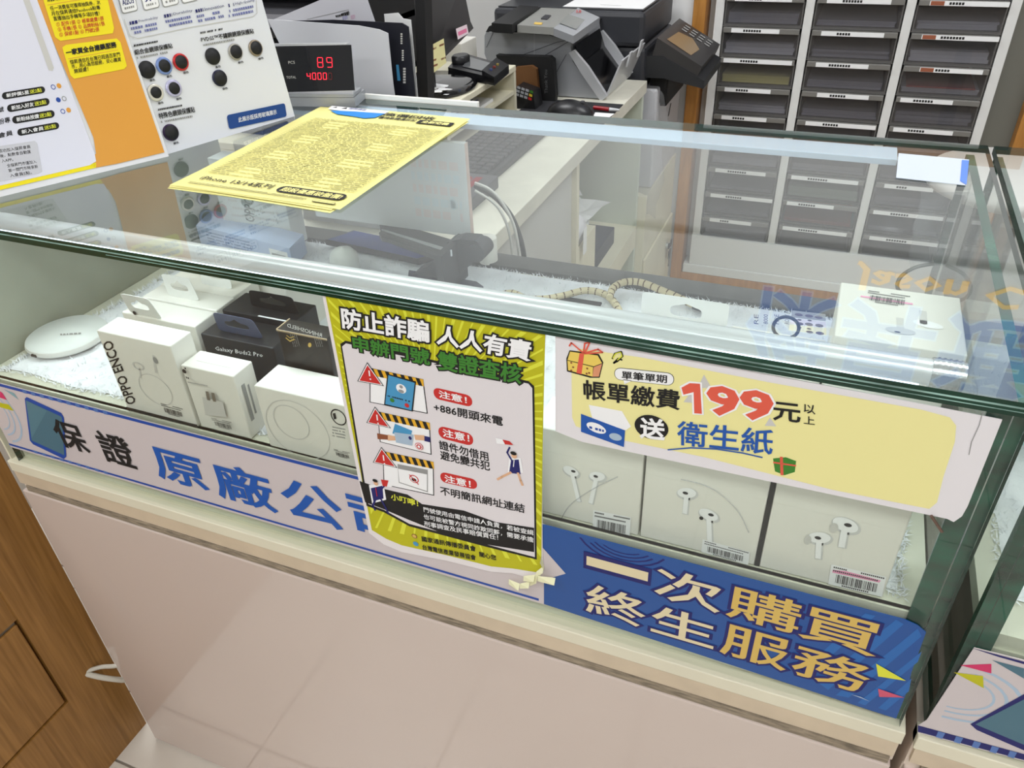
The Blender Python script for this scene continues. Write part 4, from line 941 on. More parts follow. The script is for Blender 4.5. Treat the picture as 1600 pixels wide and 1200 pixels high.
# boards standing at the left end of the glass top
A = at(262, 242, 'z', ZT); B_ = at(462, 182, 'z', ZT); u = (B_ - A).normalized(); n = u.cross(V3((0, 0, 1))); th = R(9)
up = V3((0, 0, 1)) * math.cos(th) - n * math.sin(th); nb = u.cross(up).normalized()
A0 = A - u * .003 - n * .002
t = thing('lens_board', 'white display board with eleven round lens protectors, standing on the glass top at the left', 'display board', tuple((A + B_) / 2))
def board(par, O, u, up, n, w, h, th_, mt, name='board'):
    m = MB(); m.prism([O, O + u * w, O + u * w + up * h, O + up * h], n * -th_); return part(par, name, m, mt)
board(t, A0, u, up, nb, (B_ - A0).length, .185, .004, mat('board_white', (226, 228, 234), .3))
pr = Print(A0 + nb * .0006, nb, .0002)
pr.line('pale_outline', lightgrey, [(194, 30), (203, 56), (215, 60), (300, 42), (395, 26), (402, 20), (400, 0)], .0007, 1)
for i, (x, y) in enumerate(((204, 8), (238, 3), (268, -2), (298, -8))):
    G = pr.fr((x - 13, y + 14), (x + 12, y + 8), (x - 20, y - 14)); pr.rr('badge_frame', greyink, G, r=.15, layer=1); pr.rr('badge_frame', whiteink, G, .04, .04, .96, .96, .15, 2)
    pr.text('blue_lettering', navy, ('Al2O3', '9H', 'SR', 'HD')[i], G, .15, .45, .85, .75, .02, 3)
    dashes(pr, 'fine_print', greyink, G, .2, .8, .2, .12, 3, i)
for x, y, a in ((203, 33, 'Practicability'), (257, 22, 'Durability'), (306, 14, 'Innovation'), (354, 6, 'High-Quality')):
    pr.t3('navy_lettering', navy, a, (x + 14, y + 3), (x + 44, y - 3), (x + 13, y - 2), .0, 2)
    dashes(pr, 'fine_print', navy, pr.fr((x, y + 6), (x + 12, y + 3.5), (x - 1, y + 1)), 0, 1, 0, 1, 1, x)
    for k in (0, 1): dashes(pr, 'fine_print', mat('slateprint', (110, 116, 168), .6), pr.fr((x + 2 + k * 2, y + 14 + k * 7), (x + 42 + k * 2, y + 6 + k * 7), (x + 1 + k * 2, y + 10 + k * 7)), 0, 1, 0, 1, 1, x + k)
for tx, bl, br, tl in (('鋁合金鏡頭保護貼', (211, 86), (270, 75), (209, 78)), ('PVDSS™不鏽鋼鏡頭保護貼', (315, 66), (397, 52), (313, 58)), ('特殊色鏡頭保護貼', (249, 186), (305, 175), (247, 177))):
    pr.t3('black_lettering', ink, tx, bl, br, tl, .02, 2)
    dashes(pr, 'fine_print', ink, pr.fr((bl[0] - 2, bl[1] - 13), (bl[0] + 36, bl[1] - 20), (bl[0] - 2, bl[1] - 16)), 0, 1, 0, 1, 1, bl[0])
    dashes(pr, 'fine_print', greyink, pr.fr((bl[0] + 3, bl[1] + 6), (bl[0] + 52, bl[1] - 3), (bl[0] + 2, bl[1] + 3)), 0, 1, 0, 1, 1, bl[0] + 1)
G = pr.fr((358, 202), (448, 182), (354, 180)); pr.rr('blue_label', mat('label_blue', (20, 68, 138), .4), G, r=.18, layer=2); pr.text('white_lettering', whiteink, '此展示版採用玻璃展示', G, .17, .33, .83, .68, .01, 3)
pr.emit(t)
lens = [(229.5, 109, None, 1.0), (256, 103, (126, 150, 206), .85), (282, 97, (206, 48, 50), .9), (242.5, 144.5, (226, 222, 210), .78), (271, 138, (198, 196, 226), .82),
        (332, 88, None, 1.0), (367.5, 81, (170, 166, 158), .95), (399, 75, (150, 136, 116), .95), (343, 122, (30, 32, 60), 1.0), (266.5, 207, (48, 24, 66), 1.0)]
for x, y, c, sc in lens:
    p = pr.q((x, y)); m = MB(); q0 = p; 
    m.lathe(p, [(.0095, 0), (.0095, .0012), (.0086, .0022), (.008, .0022)], 24, ax=nb); rimm = blackm if c is None else mat('rim_%d_%d_%d' % c, c, .3, metal=.3)
    o = part(t, 'lens_protector', m, rimm)
    m = MB(); m.lathe(p + nb * .0016, [(.0084 * sc, 0), (.008 * sc, .0012), (.001, .0013)], 24, ax=nb); g_ = part(o, 'lens_glass', m, blackm)
    pr2 = Print(A0 + nb * .0006, nb, .0002); G = pr2.fr((x + 5, y + 19), (x + 13, y + 17), (x + 4, y + 15.5)); pr2.text('caption', ink, '黑色' if c is None else '銀色', G, bold=.02); pr2.emit(t)

A = at(0, 306, 'z', ZT); B_ = at(262, 243, 'z', ZT); u = (B_ - A).normalized(); n = u.cross(V3((0, 0, 1)))
th = R(10); up = V3((0, 0, 1)) * math.cos(th) - n * math.sin(th); nb = u.cross(up).normalized()
A0 = A - u * .06 + n * .004
t = thing('membership_poster', 'orange and white shop poster standing on the glass top at the far left', 'poster', tuple((A + B_) / 2))
board(t, A0, u, up, nb, (B_ - A0).length, .18, .003, mat('poster_stand_white', (232, 232, 234), .3))
pr = Print(A0 + nb * .0006, nb, .0002)
pr.poly('yellow_ground', brightyellow, [(-60, 312), (0, 297), (150, 262), (150, 254), (0, 288), (-60, 302)], 1)
pr.poly('orange_ground', orange, [(44, -28), (166, -28), (257, 238), (182, 256), (150, 262), (130, 255), (150, 240), (146, 215)], 1)
pr.poly('white_panel', mat('panelwhite', (226, 226, 238), .5), [(-60, -28), (49, -28), (58, 0), (148, 240), (150, 252), (140, 258), (0, 290), (-60, 304)], 2)
G = [(63, -14), (164, -20), (178, 44), (176, 52), (94, 64), (86, 58)]; pr.poly('yellow_box', brightyellow, G, 3)
pr.poly('yellow_box', brightyellow, [(97, 74), (103, 70), (182, 60), (188, 66), (198, 103), (194, 108), (116, 123), (110, 118)], 3)
pr.line('thin_line', orange, [(74, 8), (158, -6)], .0005, 4); pr.line('thin_line', orange, [(106, 92), (184, 78)], .0005, 4)
for tx, bl, br, tl, mt, bo in (('消費滿', (74, 3), (98, -1), (72, -8), ink, .03), ('任一消費皆可獲得抽獎券，次', (79, 17), (157, 7), (77, 10), ink, 0), ('月在傑昇通信Facebook粉專', (81, 25), (157, 15), (79, 18), ink, 0), ('直播抽出手機等多項好禮！', (84, 33), (156, 24), (82, 26), ink, 0),
        ('① 配件1張 ② 帳單繳費1張', (88, 42), (162, 32), (87, 35), red, 0), ('③ 手機1張 ④ 品牌粉絲1張', (91, 50), (164, 40), (89, 43), red, 0), ('⑤ 保修1點 ⑥ 門號2張', (93, 58), (155, 49), (92, 51), red, 0),
        ('一家買全台連鎖服務', (104, 87), (182, 74), (102, 78), ink, .04), ('傑昇通信在台灣已超過百家門', (110, 101), (188, 88), (108, 94), ink, 0), ('市，用心為您服務，安心購買', (112, 108), (189, 96), (111, 101), ink, 0), ('無疑慮！', (116, 115), (138, 111), (115, 108), ink, 0)):
    pr.t3('lettering', mt, tx, bl, br, tl, bo or .008, 5)
for (bl, br, tl), tx, ty in ((((4, 156), (71, 145), (2, 145)), '新評價5星', '送2點'), (((12, 176), (78, 164), (10, 164)), '新加入好友', '送2點'), (((20, 194), (86, 183), (18, 182)), '新粉絲按讚', '送2點'), (((28, 213), (93, 201), (26, 202)), '新入會員', '送5點')):
    G = pr.fr(bl, br, tl); pr.rr('black_pill', ink, G, r=.48, layer=3); pr.text('white_lettering', whiteink, tx, G, .1, .22, .62, .78, .015, 4); pr.text('yellow_lettering', lime, ty, G, .64, .22, .92, .78, .015, 4)
for tx, bl, br, tl in (('號', (-2, 176), (6, 174), (-3, 168)), ('粉專', (-2, 195), (16, 191), (-3, 186)), ('會員', (-2, 216), (20, 211), (-3, 208))): pr.t3('lettering', ink, tx, bl, br, tl, .01, 4)
pr.poly('grey_panel', mat('panelgrey', (206, 206, 212), .6), [(-60, 236), (0, 228), (54, 220), (58, 224), (66, 268), (60, 271), (0, 284), (-60, 296)], 3)
for k, tx in enumerate(('成功加入傑昇會員', '後，點數會自動匯', '入APP。', '全傑昇門市僅加入', '第一間門市時享新', '入會員5點。')):
    x = -2 + k * 2.4 + (6 if k > 2 else 0); y = 239 + k * 7.6; w = (50, 48, 18, 46, 46, 34)[k]; pr.t3('small_lettering', ink, tx, (x, y), (x + w, y - w * .15), (x - 1.4, y - 5.5), .0, 4)
for x, y, mt in ((83, 136, royal), (92, 134, orange), (91, 156, royal), (100, 154, greyink), (98, 174, royal), (107, 172, orange)): pr.ell('confetti', mt, (x, y), .0022, .0025, 3, ring=.7 if mt is greyink or y in (136, 174) else 0)
pr.poly('grey_strip', lightgrey, [(36, 0), (46, 0), (84, 106), (82, 111), (76, 110)], 3)
pr.emit(t)

# ================================================================== LED display on the glass top
A = at(556, 167, 'z', ZT); B_ = at(400, 166, 'z', ZT); u = (A - B_).normalized(); n = u.cross(V3((0, 0, 1)))
t = thing('bill_count_display', 'silver-framed black display reading 89 and 40000 in red digits', 'display', tuple((A + B_) / 2))
m = MB(); a0 = B_ - u * .02; w_ = (A - a0).length
m.prism([a0, a0 + u * w_, a0 + u * w_ - n * .045, a0 - n * .045], (0, 0, .012)); m.prism([a0 + V3((0, 0, .0125)), a0 + u * w_ * .99 + V3((0, 0, .0125)), a0 + u * w_ * .99 - n * .035 + V3((0, 0, .0125)), a0 - n * .035 + V3((0, 0, .0125))], (0, 0, .004))
part(t, 'display_base', m, silver)
upd = (V3((0, 0, 1)) * math.cos(R(8)) - n * math.sin(R(8))); nd = u.cross(upd)
o0 = a0 - n * .004 + V3((0, 0, .0125)); m = MB(); m.prism([o0, o0 + u * w_ * .985, o0 + u * w_ * .97 + upd * .066, o0 + upd * .066], -nd * .012); part(t, 'housing', m, silver2)
pr = Print(o0 + nd * .0004, nd, .0002)
pr.poly('screen', mat('display_screen', (16, 17, 21), .12), [(405, 73), (549, 70), (554.5, 141), (405, 145)], 1)
pr.t3('white_lettering', lightgrey, 'PCS', (451, 100), (461, 99.5), (450.5, 95.5), .0, 2); pr.t3('white_lettering', lightgrey, 'TOTAL', (448, 123), (463, 122.5), (447.5, 119), .0, 2)
SEG = {'8': 'abcdefg', '9': 'abcdfg', '4': 'bcfg', '0': 'abcdef'}
def digit(F, ch, dim=False):
    P = {'a': ((.1, 1), (.9, 1)), 'b': ((1, .95), (1, .55)), 'c': ((1, .45), (1, .05)), 'd': ((.1, 0), (.9, 0)), 'e': ((0, .45), (0, .05)), 'f': ((0, .95), (0, .55)), 'g': ((.1, .5), (.9, .5))}
    for k in SEG[ch]:
        (x0, y0), (x1, y1) = P[k]; O, U, Vv = F
        pr.line('digit_sign', leddim if dim else led, [O + U * x0 + Vv * y0, O + U * x1 + Vv * y1], .00075, 3, world=True)
for i, ch in enumerate('89'): digit(pr.fr((497 + i * 14.5, 105), (505 + i * 14.5, 105), (496 + i * 14.5, 90)), ch); pr.items.append(['gap', MB(), []])
for i, ch in enumerate('40000'): digit(pr.fr((480.5 + i * 8.4, 124), (485.5 + i * 8.4, 124), (479.8 + i * 8.4, 114)), ch, i == 4); pr.items.append(['gap', MB(), []])
pr.emit(t)

# ================================================================== desk behind the case
t = thing('desk', 'white service desk with an open compartment, running back from the case', 'desk', (.1, 1.05, 0))
m = MB(); m.box(-.6, .42, .50, 1.592, .722, .752, .0015); part(t, 'desk_top', m, mat('desk_top', (226, 223, 208), .4, noise=.08, nscale=18))
m = MB(); m.box(.385, .403, .505, 1.03, 0, .722); part(t, 'front_panel', m, greyboard)
m = MB(); m.box(-.2, .414, 1.03, 1.048, 0, .722); part(t, 'divider', m, cream); m = MB(); m.box(-.2, .414, 1.57, 1.59, 0, .722); part(t, 'divider', m, mat('pale_green_white', (206, 214, 200), .5))
m = MB(); m.box(-.02, 0, 1.05, 1.57, .02, .72); part(t, 'back_panel', m, mat('green_back', (186, 204, 182), .5))
m = MB(); m.box(0, .419, 1.05, 1.57, .30, .362, .001); part(t, 'shelf', m, cream)
m = MB(); m.box(.385, .41, 1.05, 1.19, .362, .52); part(t, 'small_board', m, cream)
m = MB(); m.box(0, .40, 1.36, 1.372, 0, .30); part(t, 'divider', m, cream)
m = MB(); rnd = random.Random(21)
for (cx, cy, cz, wx, wy, a_, tl) in ((.20, 1.30, .45, .30, .21, 12, .10), (.22, 1.42, .475, .26, .18, -25, .22), (.12, 1.45, .50, .28, .2, 40, .12)):
    vs = []; rot = Matrix.Rotation(R(a_), 3, 'Z')
    for j in range(6):
        for i in range(6):
            q = V3(((i / 5 - .5) * wx, (j / 5 - .5) * wy, 0)); z = tl * q.x * -.6 + .018 * math.sin(i * 1.9 + j + a_) + rnd.uniform(-.006, .006)
            q = rot @ q; vs.append((min(.40, cx + q.x), min(1.56, cy + q.y), max(.42, cz + z)))
    m.add(vs, [(j * 6 + i, j * 6 + i + 1, (j + 1) * 6 + i + 1, (j + 1) * 6 + i) for j in range(5) for i in range(5)])
solo('paper_heap', m, paper, 'crumpled white papers heaped on the desk compartment shelf', 'papers')
m = MB(); m.box(.20, .39, 1.2, 1.44, .3635, .41, .002); solo('dark_folder', m, mat('folder_navy', (40, 44, 62), .5), 'dark navy folder under the papers on the compartment shelf', 'folder')
m = MB(); m.sphere((.37, 1.09, .545), .045, 1, 1, .9, 18); [v.__setattr__('x', v.x + .006 * math.sin(v.y * 260 + v.z * 190)) for v in m.v]
solo('tissue_bag', m, mat('bag_white', (232, 230, 234), .4, noise=.06, nscale=30, bump=.4, bscale=90), 'white crumpled plastic bag stuffed at the left of the compartment', 'bag')
m = MB(); m.box(.4185, .4195, 1.066, 1.09, .50, .56); solo('hang_label', m, paper, 'small white label hanging on the compartment divider', 'label')
t = thing('low_cabinet', 'low cream cabinet with a keyed door, below the printer', 'cabinet', (.2, 1.78, 0))
m = MB(); m.box(-.2, .436, 1.595, 1.984, 0, .44, .001); part(t, 'carcass', m, cream)
m = MB(); m.box(.4365, .444, 1.60, 1.975, .01, .245, .002); part(t, 'door', m, cream)
m = MB(); m.cyl((.4445, 1.9, .16), (.452, 1.9, .16), .011, n=14); part(t, 'lock', m, alu)
k = MB(); k.box(.453, .456, 1.895, 1.925, .150, .168, .001); k.lathe((.4545, 1.925, .16), [(.013, -.0015), (.013, .0015)], 16, ax=(1, 0, 0)); k.box(.453, .456, 1.90, 1.93, .115, .14, .001); k.lathe((.4545, 1.915, .118), [(.013, -.0015), (.013, .0015)], 16, ax=(1, 0, 0)); k.box(.4535, .4555, 1.912, 1.918, .08, .11)
solo('keys', k, black, 'two black-headed keys hanging in the low cabinet lock', 'keys')
m = MB(); m.cyl((.4445, 1.63, .17), (.447, 1.63, .17), .011, n=14); part(t, 'hinge_cap', m, mat('hinge_brass', (150, 126, 76), .4, metal=.7))

# keyboard, mouse, pen, cables
t = thing('keyboard', 'dusty dark keyboard on the desk, seen through the glass top', 'keyboard', (.27, .95, .7525))
m = MB(); m.box(.19, .325, .79, 1.19, .7525, .766, .003); part(t, 'keyboard_body', m, mat('keyboard_black', (44, 44, 46), .5))
key = MB(); key.box(-.008, .008, -.008, .008, 0, .006, .001); kme = key.build('key', mat('key_black', (58, 58, 60), .5, noise=.3, nscale=90))
for i in range(6):
    for j in range(19):
        o = bpy.data.objects.new('key', kme); COL.objects.link(o); o.parent = t; o.location = V3((.206 + i * .0195, .804 + j * .0205, .766)) - V3((.27, .95, .7525))
m = MB(); m.box(.16, .345, .64, .785, .7525, .775, .002); ct = thing('carton', 'flat dark grey carton with red lettering in front of the keyboard', 'box', (.25, .71, .7525)); part(ct, 'carton_body', m, mat('carton_grey', (84, 84, 88), .5))
P9 = Print((0, 0, .7755), (0, 0, 1), .0003); P9.text('red_lettering', mat('deep_red', (150, 24, 40), .6), 'MSI', (V3((.23, .66, .7755)), V3((.09, 0, 0)), V3((0, .10, 0))), bold=.05, layer=1); P9.emit(ct)
t = thing('mouse', 'black computer mouse on the desk in front of the banknote counter', 'mouse', (.325, 1.24, .7525))
m = MB(); pts = []
m.sphere((.330, 1.235, .7538), .056, 1, .62, .66, 24, z0=0); part(t, 'shell', m, black)
m = MB(); m.box(.355, .364, 1.232, 1.240, .783, .790, .002); part(t, 'wheel', m, darkgrey)
m = MB(); m.box(.20, .42, 1.14, 1.36, .7523, .7535); m2 = m; solo('mouse_mat', m, mat('mat_dark', (40, 40, 44), .7), 'thin dark mat under the black mouse', 'mat')
t = thing('pen', 'dark red pen with a silver tip beside the mouse', 'pen', (.39, 1.31, .755))
a = at(928, 168, 'z', .760); b = at(952, 171, 'z', .760); c = at(968, 172, 'z', .759)
m = MB(); m.cyl(a, b, .0048, n=10); part(t, 'barrel', m, mat('pen_red', (140, 20, 30), .3)); m = MB(); m.cyl(b, c, .0046, .0025, 10); part(t, 'tip', m, silver2)
m = MB(); m.prism([at(x, y, 'z', .7545) for x, y in ((930, 176), (960, 178), (940, 192), (925, 186))], (0, 0, .0006)); solo('note', m, paper, 'scrap of white paper by the pen on the desk edge', 'paper')
t = thing('desk_cables', 'grey and white cables draping over the desk edge behind the stand', 'cable', (.44, .53, .75))
m = MB(); m.tube([at(x, y, 'y', .56) for x, y in ((742, 290), (762, 300), (782, 316), (800, 340), (812, 370), (818, 395), (822, 430))], .0042, 8); part(t, 'grey_cable', m, mat('cable_grey', (74, 76, 76), .4))
m = MB(); m.tube([at(x, y, 'y', .55) for x, y in ((742, 286), (765, 296), (784, 316), (800, 345), (808, 375), (815, 430))], .0025, 8); part(t, 'white_cable', m, mat('cable_white2', (214, 212, 206), .4))
m = MB(); m.tube([at(x, y, 'y', .545) for x, y in ((742, 298), (765, 312), (782, 330), (796, 365), (804, 430))], .0022, 8); part(t, 'white_cable', m, mat('cable_white2', (214, 212, 206), .4))

# hutch with monitor
t = thing('hutch', 'cream desktop shelf unit under the monitor', 'shelf', (.05, 1.0, .7525))
m = MB(); m.box(-.25, .198, .60, 1.248, .842, .855, .002); part(t, 'top_board', m, cream)
m = MB(); m.box(-.25, .196, .60, 1.247, .7525, .7585); part(t, 'bottom_board', m, cream)
m = MB(); m.box(-.25, .196, .90, 1.235, .794, .802); part(t, 'middle_shelf', m, cream)
for y in (.60, .885, 1.235): m = MB(); m.box(-.25, .197, y, y + .012, .7525, .842); part(t, 'side_board', m, cream)
m = MB(); m.box(-.25, -.24, .612, 1.235, .7585, .842); part(t, 'back_board', m, cream)
t = thing('form_stack', 'stack of white forms with blue print lying in the desktop shelf', 'papers', (.1, 1.06, .802))
m = MB(); m.box(.0, .185, .93, 1.14, .8025, .809); part(t, 'sheets', m, paper)
pr = Print((0, 0, .8094), (0, 0, 1), .0002)
for k in range(3): dashes(pr, 'fine_print', royal, (V3((.16 - k * .012, .95, .8094)), V3((0, .17, 0)), V3((-.008, 0, 0))), 0, 1, 0, .6, 1, k)
pr.emit(t)
t = thing('monitor', 'black monitor seen from its side edge and back, with sticky notes', 'monitor', (.12, 1.03, .855))
m = MB(); m.lathe((.095, 1.02, .8555), [(.102, 0), (.104, .006), (.09, .012), (.03, .016)], 40, .95, 1.05); part(t, 'base', m, mat('gloss_black', (14, 14, 16), .08, coat=.5))
m = MB(); m.box(.125, .145, .93, .96, .866, .96, .004); part(t, 'neck', m, black)
a = at(656, 150, 'y', .86); b = at(668, 150, 'y', .86)
m = MB(); m.box(.108, .155, .72, .742, .868, 1.2, .003)
sc_ = [at(x, y, 'y', .74) for x, y in ((622, -20), (668, -20), (680, 163), (641, 163))]
m = MB(); m.prism([at(x, y, 'y', .72) for x, y in ((648, -30), (662, -30), (669, 163), (652, 163))], (.0, .025, 0)); part(t, 'bezel', m, blackm)
bp_ = [at(658, -30, 'y', .735), at(667, 118, 'y', .735), at(740, 44, 'y', 1.0), at(735, 33, 'y', 1.0), at(722, -30, 'y', 1.0)]
m = MB(); m.prism(bp_, (-.02, .01, 0)); part(t, 'back_cover', m, mat('monitor_back', (34, 32, 34), .4))
nn = (bp_[1] - bp_[0]).cross(bp_[2] - bp_[1]).normalized()
if nn.dot(CAM - bp_[0]) < 0: nn = -nn
pr = Print(bp_[1] + nn * .002, nn, .0004)
pr.poly('yellow_note', mat('note_yellow', (238, 230, 170), .7), [(669, 73), (693, 60), (697, 98), (672, 118)], 1)
for (x, y) in ((674, 76), (686, 70), (674, 94), (676, 102), (689, 91)): dashes(pr, 'fine_print', brownink, pr.fr((x, y + 3), (x + 7, y), (x, y)), 0, 1, 0, 1, 2, x + y)
pr.poly('pink_note', mat('note_pink', (246, 226, 234), .7), [(712, 45), (729, 38), (732, 52), (715, 62)], 1); pr.poly('pink_print', mat('note_pink2', (238, 130, 170), .7), [(715, 50), (728, 44), (729, 50), (716, 56)], 2)
pr.emit(t)
m = MB(); rnd = random.Random(8)
for k in range(7):
    c = V3((.155 + rnd.uniform(-.03, .02), .93 + rnd.uniform(-.02, .03), .874)); m.prism([c, c + V3((.03, .004, rnd.uniform(0, .006))), c + V3((.026, .018, 0)), c + V3((0, .014, rnd.uniform(0, .004)))], (0, 0, .0008))
solo('receipt', m, paper, 'torn bits of white receipt on the round monitor base', 'paper')
t = thing('card_terminal', 'black handheld card terminal lying on the desktop shelf', 'card terminal', (.13, 1.14, .856))
q4 = [at(x, y, 'z', .872) for x, y in ((700, 105), (772, 122), (795, 103), (722, 82))]
m = MB(); m.prism([q4[0], q4[1], q4[2], q4[3]], (0, 0, -.015)); m.prism([q4[1] + V3((0, 0, .002)), q4[2] + V3((0, 0, .002)), q4[2] * .75 + q4[3] * .25 + V3((0, 0, .01)), q4[0] * .25 + q4[1] * .75 + V3((0, 0, .01))], (0, 0, -.016)); part(t, 'terminal_body', m, black)
m = MB(); m.lathe(q4[0] * .42 + q4[3] * .42 + q4[1] * .16 + V3((0, 0, .001)), [(.024, 0), (.024, .012), (.02, .015)], 24, .8, 1); part(t, 'printer_cover', m, black)
z_ = lambda p, q, f: p + (q - p) * f
cc = sum(q4, V3()) / 4; m = MB(); m.prism([cc + (p - cc) * .6 + V3((0, 0, .002)) + (q4[1] - q4[0]) * .06 for p in q4], (0, 0, -.001)); part(t, 'screen', m, mat('terminal_screen', (96, 98, 100), .15))
m = MB()
for i, mt in enumerate((0, 1, 2)):
    p = q4[1] * .86 + q4[0] * .14 + (q4[2] - q4[1]) * (.25 + .22 * i) + V3((0, 0, .003)); m.mi(i); m.box(p.x - .0025, p.x + .0025, p.y - .002, p.y + .002, p.z, p.z + .0065)
part(t, 'keypad', m, [mat('key_dimblue', (70, 80, 130), .5), mat('key_dimred', (140, 60, 50), .5), mat('key_dimyellow', (150, 130, 60), .5)])
t = thing('keypad_terminal', 'small dark keypad terminal with coloured keys standing right of the shelf unit', 'card terminal', (.215, 1.29, .7525))
m = MB(); m.prism([at(x, y, 'y', 1.27) for x, y in ((806, 136), (833, 146), (837, 174), (812, 181), (805, 176))], (0, .05, 0)); part(t, 'terminal_body', m, black)
fk = [at(x, y, 'y', 1.268) for x, y in ((806, 136), (833, 146), (838, 152), (826, 158), (808, 150))]
pr = Print((0, 1.2685, 0), FN, .0004)
for i in range(4):
    for j in range(3):
        c = mat('key_grey', (176, 178, 184), .5) if i < 3 else (green, mat('key_yellow', (230, 200, 60), .5), red)[j]
        x = 808 + i * 6.6 - j * 1.2; y = 134 + j * 5.4 + i * 2.2
        pr.poly('keypad', c, [(x, y + 4), (x + 5, y + 5.6), (x + 5.4, y + 2), (x + .4, y)], 1)
pr.emit(t)
t = thing('brown_notebook', 'brown leather notebook standing against the black bag', 'notebook', (.2, 1.335, .7525))
m = MB(); m.prism([at(x, y, 'y', 1.33) for x, y in ((806, 105), (830, 103), (838, 108), (841, 140), (836, 165), (806, 165))], (0, .012, 0)); part(t, 'cover', m, mat('leather_brown', (112, 74, 40), .5))
t = thing('black_bag', 'flat black bag with faint grey lettering in front of the banknote counter', 'bag', (.2, 1.345, .7525))
m = MB(); m.prism([at(x, y, 'y', 1.345) for x, y in ((775, 86), (784, 87), (858, 89), (864, 94), (868, 150), (866, 163), (800, 176))], (0, .02, 0)); part(t, 'bag_body', m, blackm)
pr = Print((0, 1.3445, 0), FN, .0004); pr.t3('grey_lettering', mat('dim_grey', (98, 98, 100), .5), 'Thank You', (856, 146), (855, 109), (851, 146), 0, 1); pr.emit(t)

# ================================================================== banknote counter
t = thing('banknote_counter', 'silver-grey banknote counting machine on the desk behind the mouse', 'machine', (.2, 1.5, .7525))
Yc = 1.39
side = [(757, 84), (757, 56), (762, 45), (774, 44), (858, 49), (890, 62), (895, 96), (906, 112), (940, 156), (935, 160), (868, 155), (780, 150)]
S_ = [at(x, y, 'y', Yc) for x, y in side]; S_[-1].z = S_[-2].z = S_[-3].z = .7545; S_[8].z = .757
m = MB(); m.prism(S_, (0, .24, 0)); part(t, 'body', m, silver)
top = [(759, 50), (764, 41), (774, 40), (858, 45), (894, 58), (892, 66), (858, 55), (774, 50)]
m = MB(); m.prism([at(x, y, 'y', Yc - .001) for x, y in top], (0, .242, 0)); part(t, 'dark_band', m, blackm)
P1_ = at(812, 42, 'z', .912)
m = MB(); m.prism([at(x, y, 'z', .918) for x, y in ((808, 39), (866, 43), (900, 14), (846, 12))], (0, 0, -.016)); part(t, 'top_cover', m, mat('cover_grey', (150, 150, 146), .35))
m = MB(); m.prism([at(x, y, 'z', .9185) for x, y in ((845, 30), (855, 31), (861, 25), (852, 24))], (0, 0, .002)); m.mi(1); m.prism([at(x, y, 'z', .9185) for x, y in ((834, 38), (846, 39), (848, 36), (836, 35))], (0, 0, .001)); part(t, 'cover_mark', m, [darkgrey, gold])
m = MB(); m.prism([at(x, y, 'z', .925) for x, y in ((768, 36), (800, 38), (842, 10), (812, 8))], (0, 0, -.02)); part(t, 'hopper', m, blackm)
a, b, c_, d_ = at(865, 44, 'z', .925), at(896, 56, 'z', .914), at(903, 12, 'z', .922), at(937, 27, 'z', .911)
m = MB(); m.prism([a, b, d_, c_], (0, 0, -.016)); part(t, 'control_panel', m, silver)
cc = (a + b + c_ + d_) / 4; nn = (b - a).cross(c_ - a).normalized(); nn = nn if nn.z > 0 else -nn
pr = Print(cc + nn * .001, nn, .0003); pr.poly('panel_display', mat('lcd_grey', (128, 130, 126), .2), [(874, 36), (888, 22), (914, 31), (900, 46)], 1)
pr.t3('red_lettering', red, '3.0', (900, 20), (908, 20), (900, 16), .02, 2); pr.emit(t)
m = MB(); fo = [(897, 72), (928, 48), (930, 50), (968, 92), (960, 116), (942, 146), (920, 128), (900, 98)]
fp_ = [at(897, 70, 'y', Yc + .012), at(906, 100, 'y', Yc + .012), at(942, 150, 'y', Yc + .012)]; bp2 = [p + V3((0, .20, 0)) for p in fp_]
m.add(fp_ + bp2, [(0, 1, 4, 3), (1, 2, 5, 4)]); m2 = m
for p in m.v: p.x += .003
part(t, 'feed_opening', m, mat('gloss_black2', (10, 10, 12), .12))
for yy in (Yc - .004, Yc + .228):
    m = MB()
    q = [at(888, 82, 'y', Yc), at(896, 78, 'y', Yc), at(918, 104, 'y', Yc), at(948, 150, 'y', Yc), at(938, 158, 'y', Yc), at(906, 112, 'y', Yc)]
    m.prism([V3((p.x + .002, yy, p.z)) for p in q], (0, .012, 0)); part(t, 'side_cheek', m, silver2)
m = MB(); p0 = at(946, 150, 'y', Yc); p1 = at(970, 95, 'y', Yc); m.prism([p0, p1, p1 + V3((.004, .20, 0)), p0 + V3((.004, .20, 0))], (.004, 0, 0)); part(t, 'front_tray', m, silver2)
m = MB(); p2 = at(982, 84, 'y', Yc + .02); m.prism([p1 + V3((.004, .03, -.02)), p1 + V3((.012, .03, .012)), p1 + V3((.012, .05, .012)), p1 + V3((.004, .05, -.02))], (.004, 0, 0)); m.prism([p1 + V3((.004, .13, -.02)), p1 + V3((.012, .13, .018)), p1 + V3((.012, .15, .018)), p1 + V3((.004, .15, -.02))], (.004, 0, 0)); part(t, 'tray_finger', m, silver2)
pr = Print((0, Yc - .0008, 0), FN, .0003)
for l in ([(800, 92), (870, 66), (890, 62)], [(842, 92), (890, 64)], [(860, 130), (885, 85)], [(760, 74), (772, 48)]): pr.line('body_groove', darkgrey, l, .0012, 1)
pr.line('silver_line', silver2, [(765, 50), (858, 53), (888, 64)], .0018, 2); pr.line('silver_line', silver2, [(835, 53), (835, 92)], .001, 2); pr.emit(t)

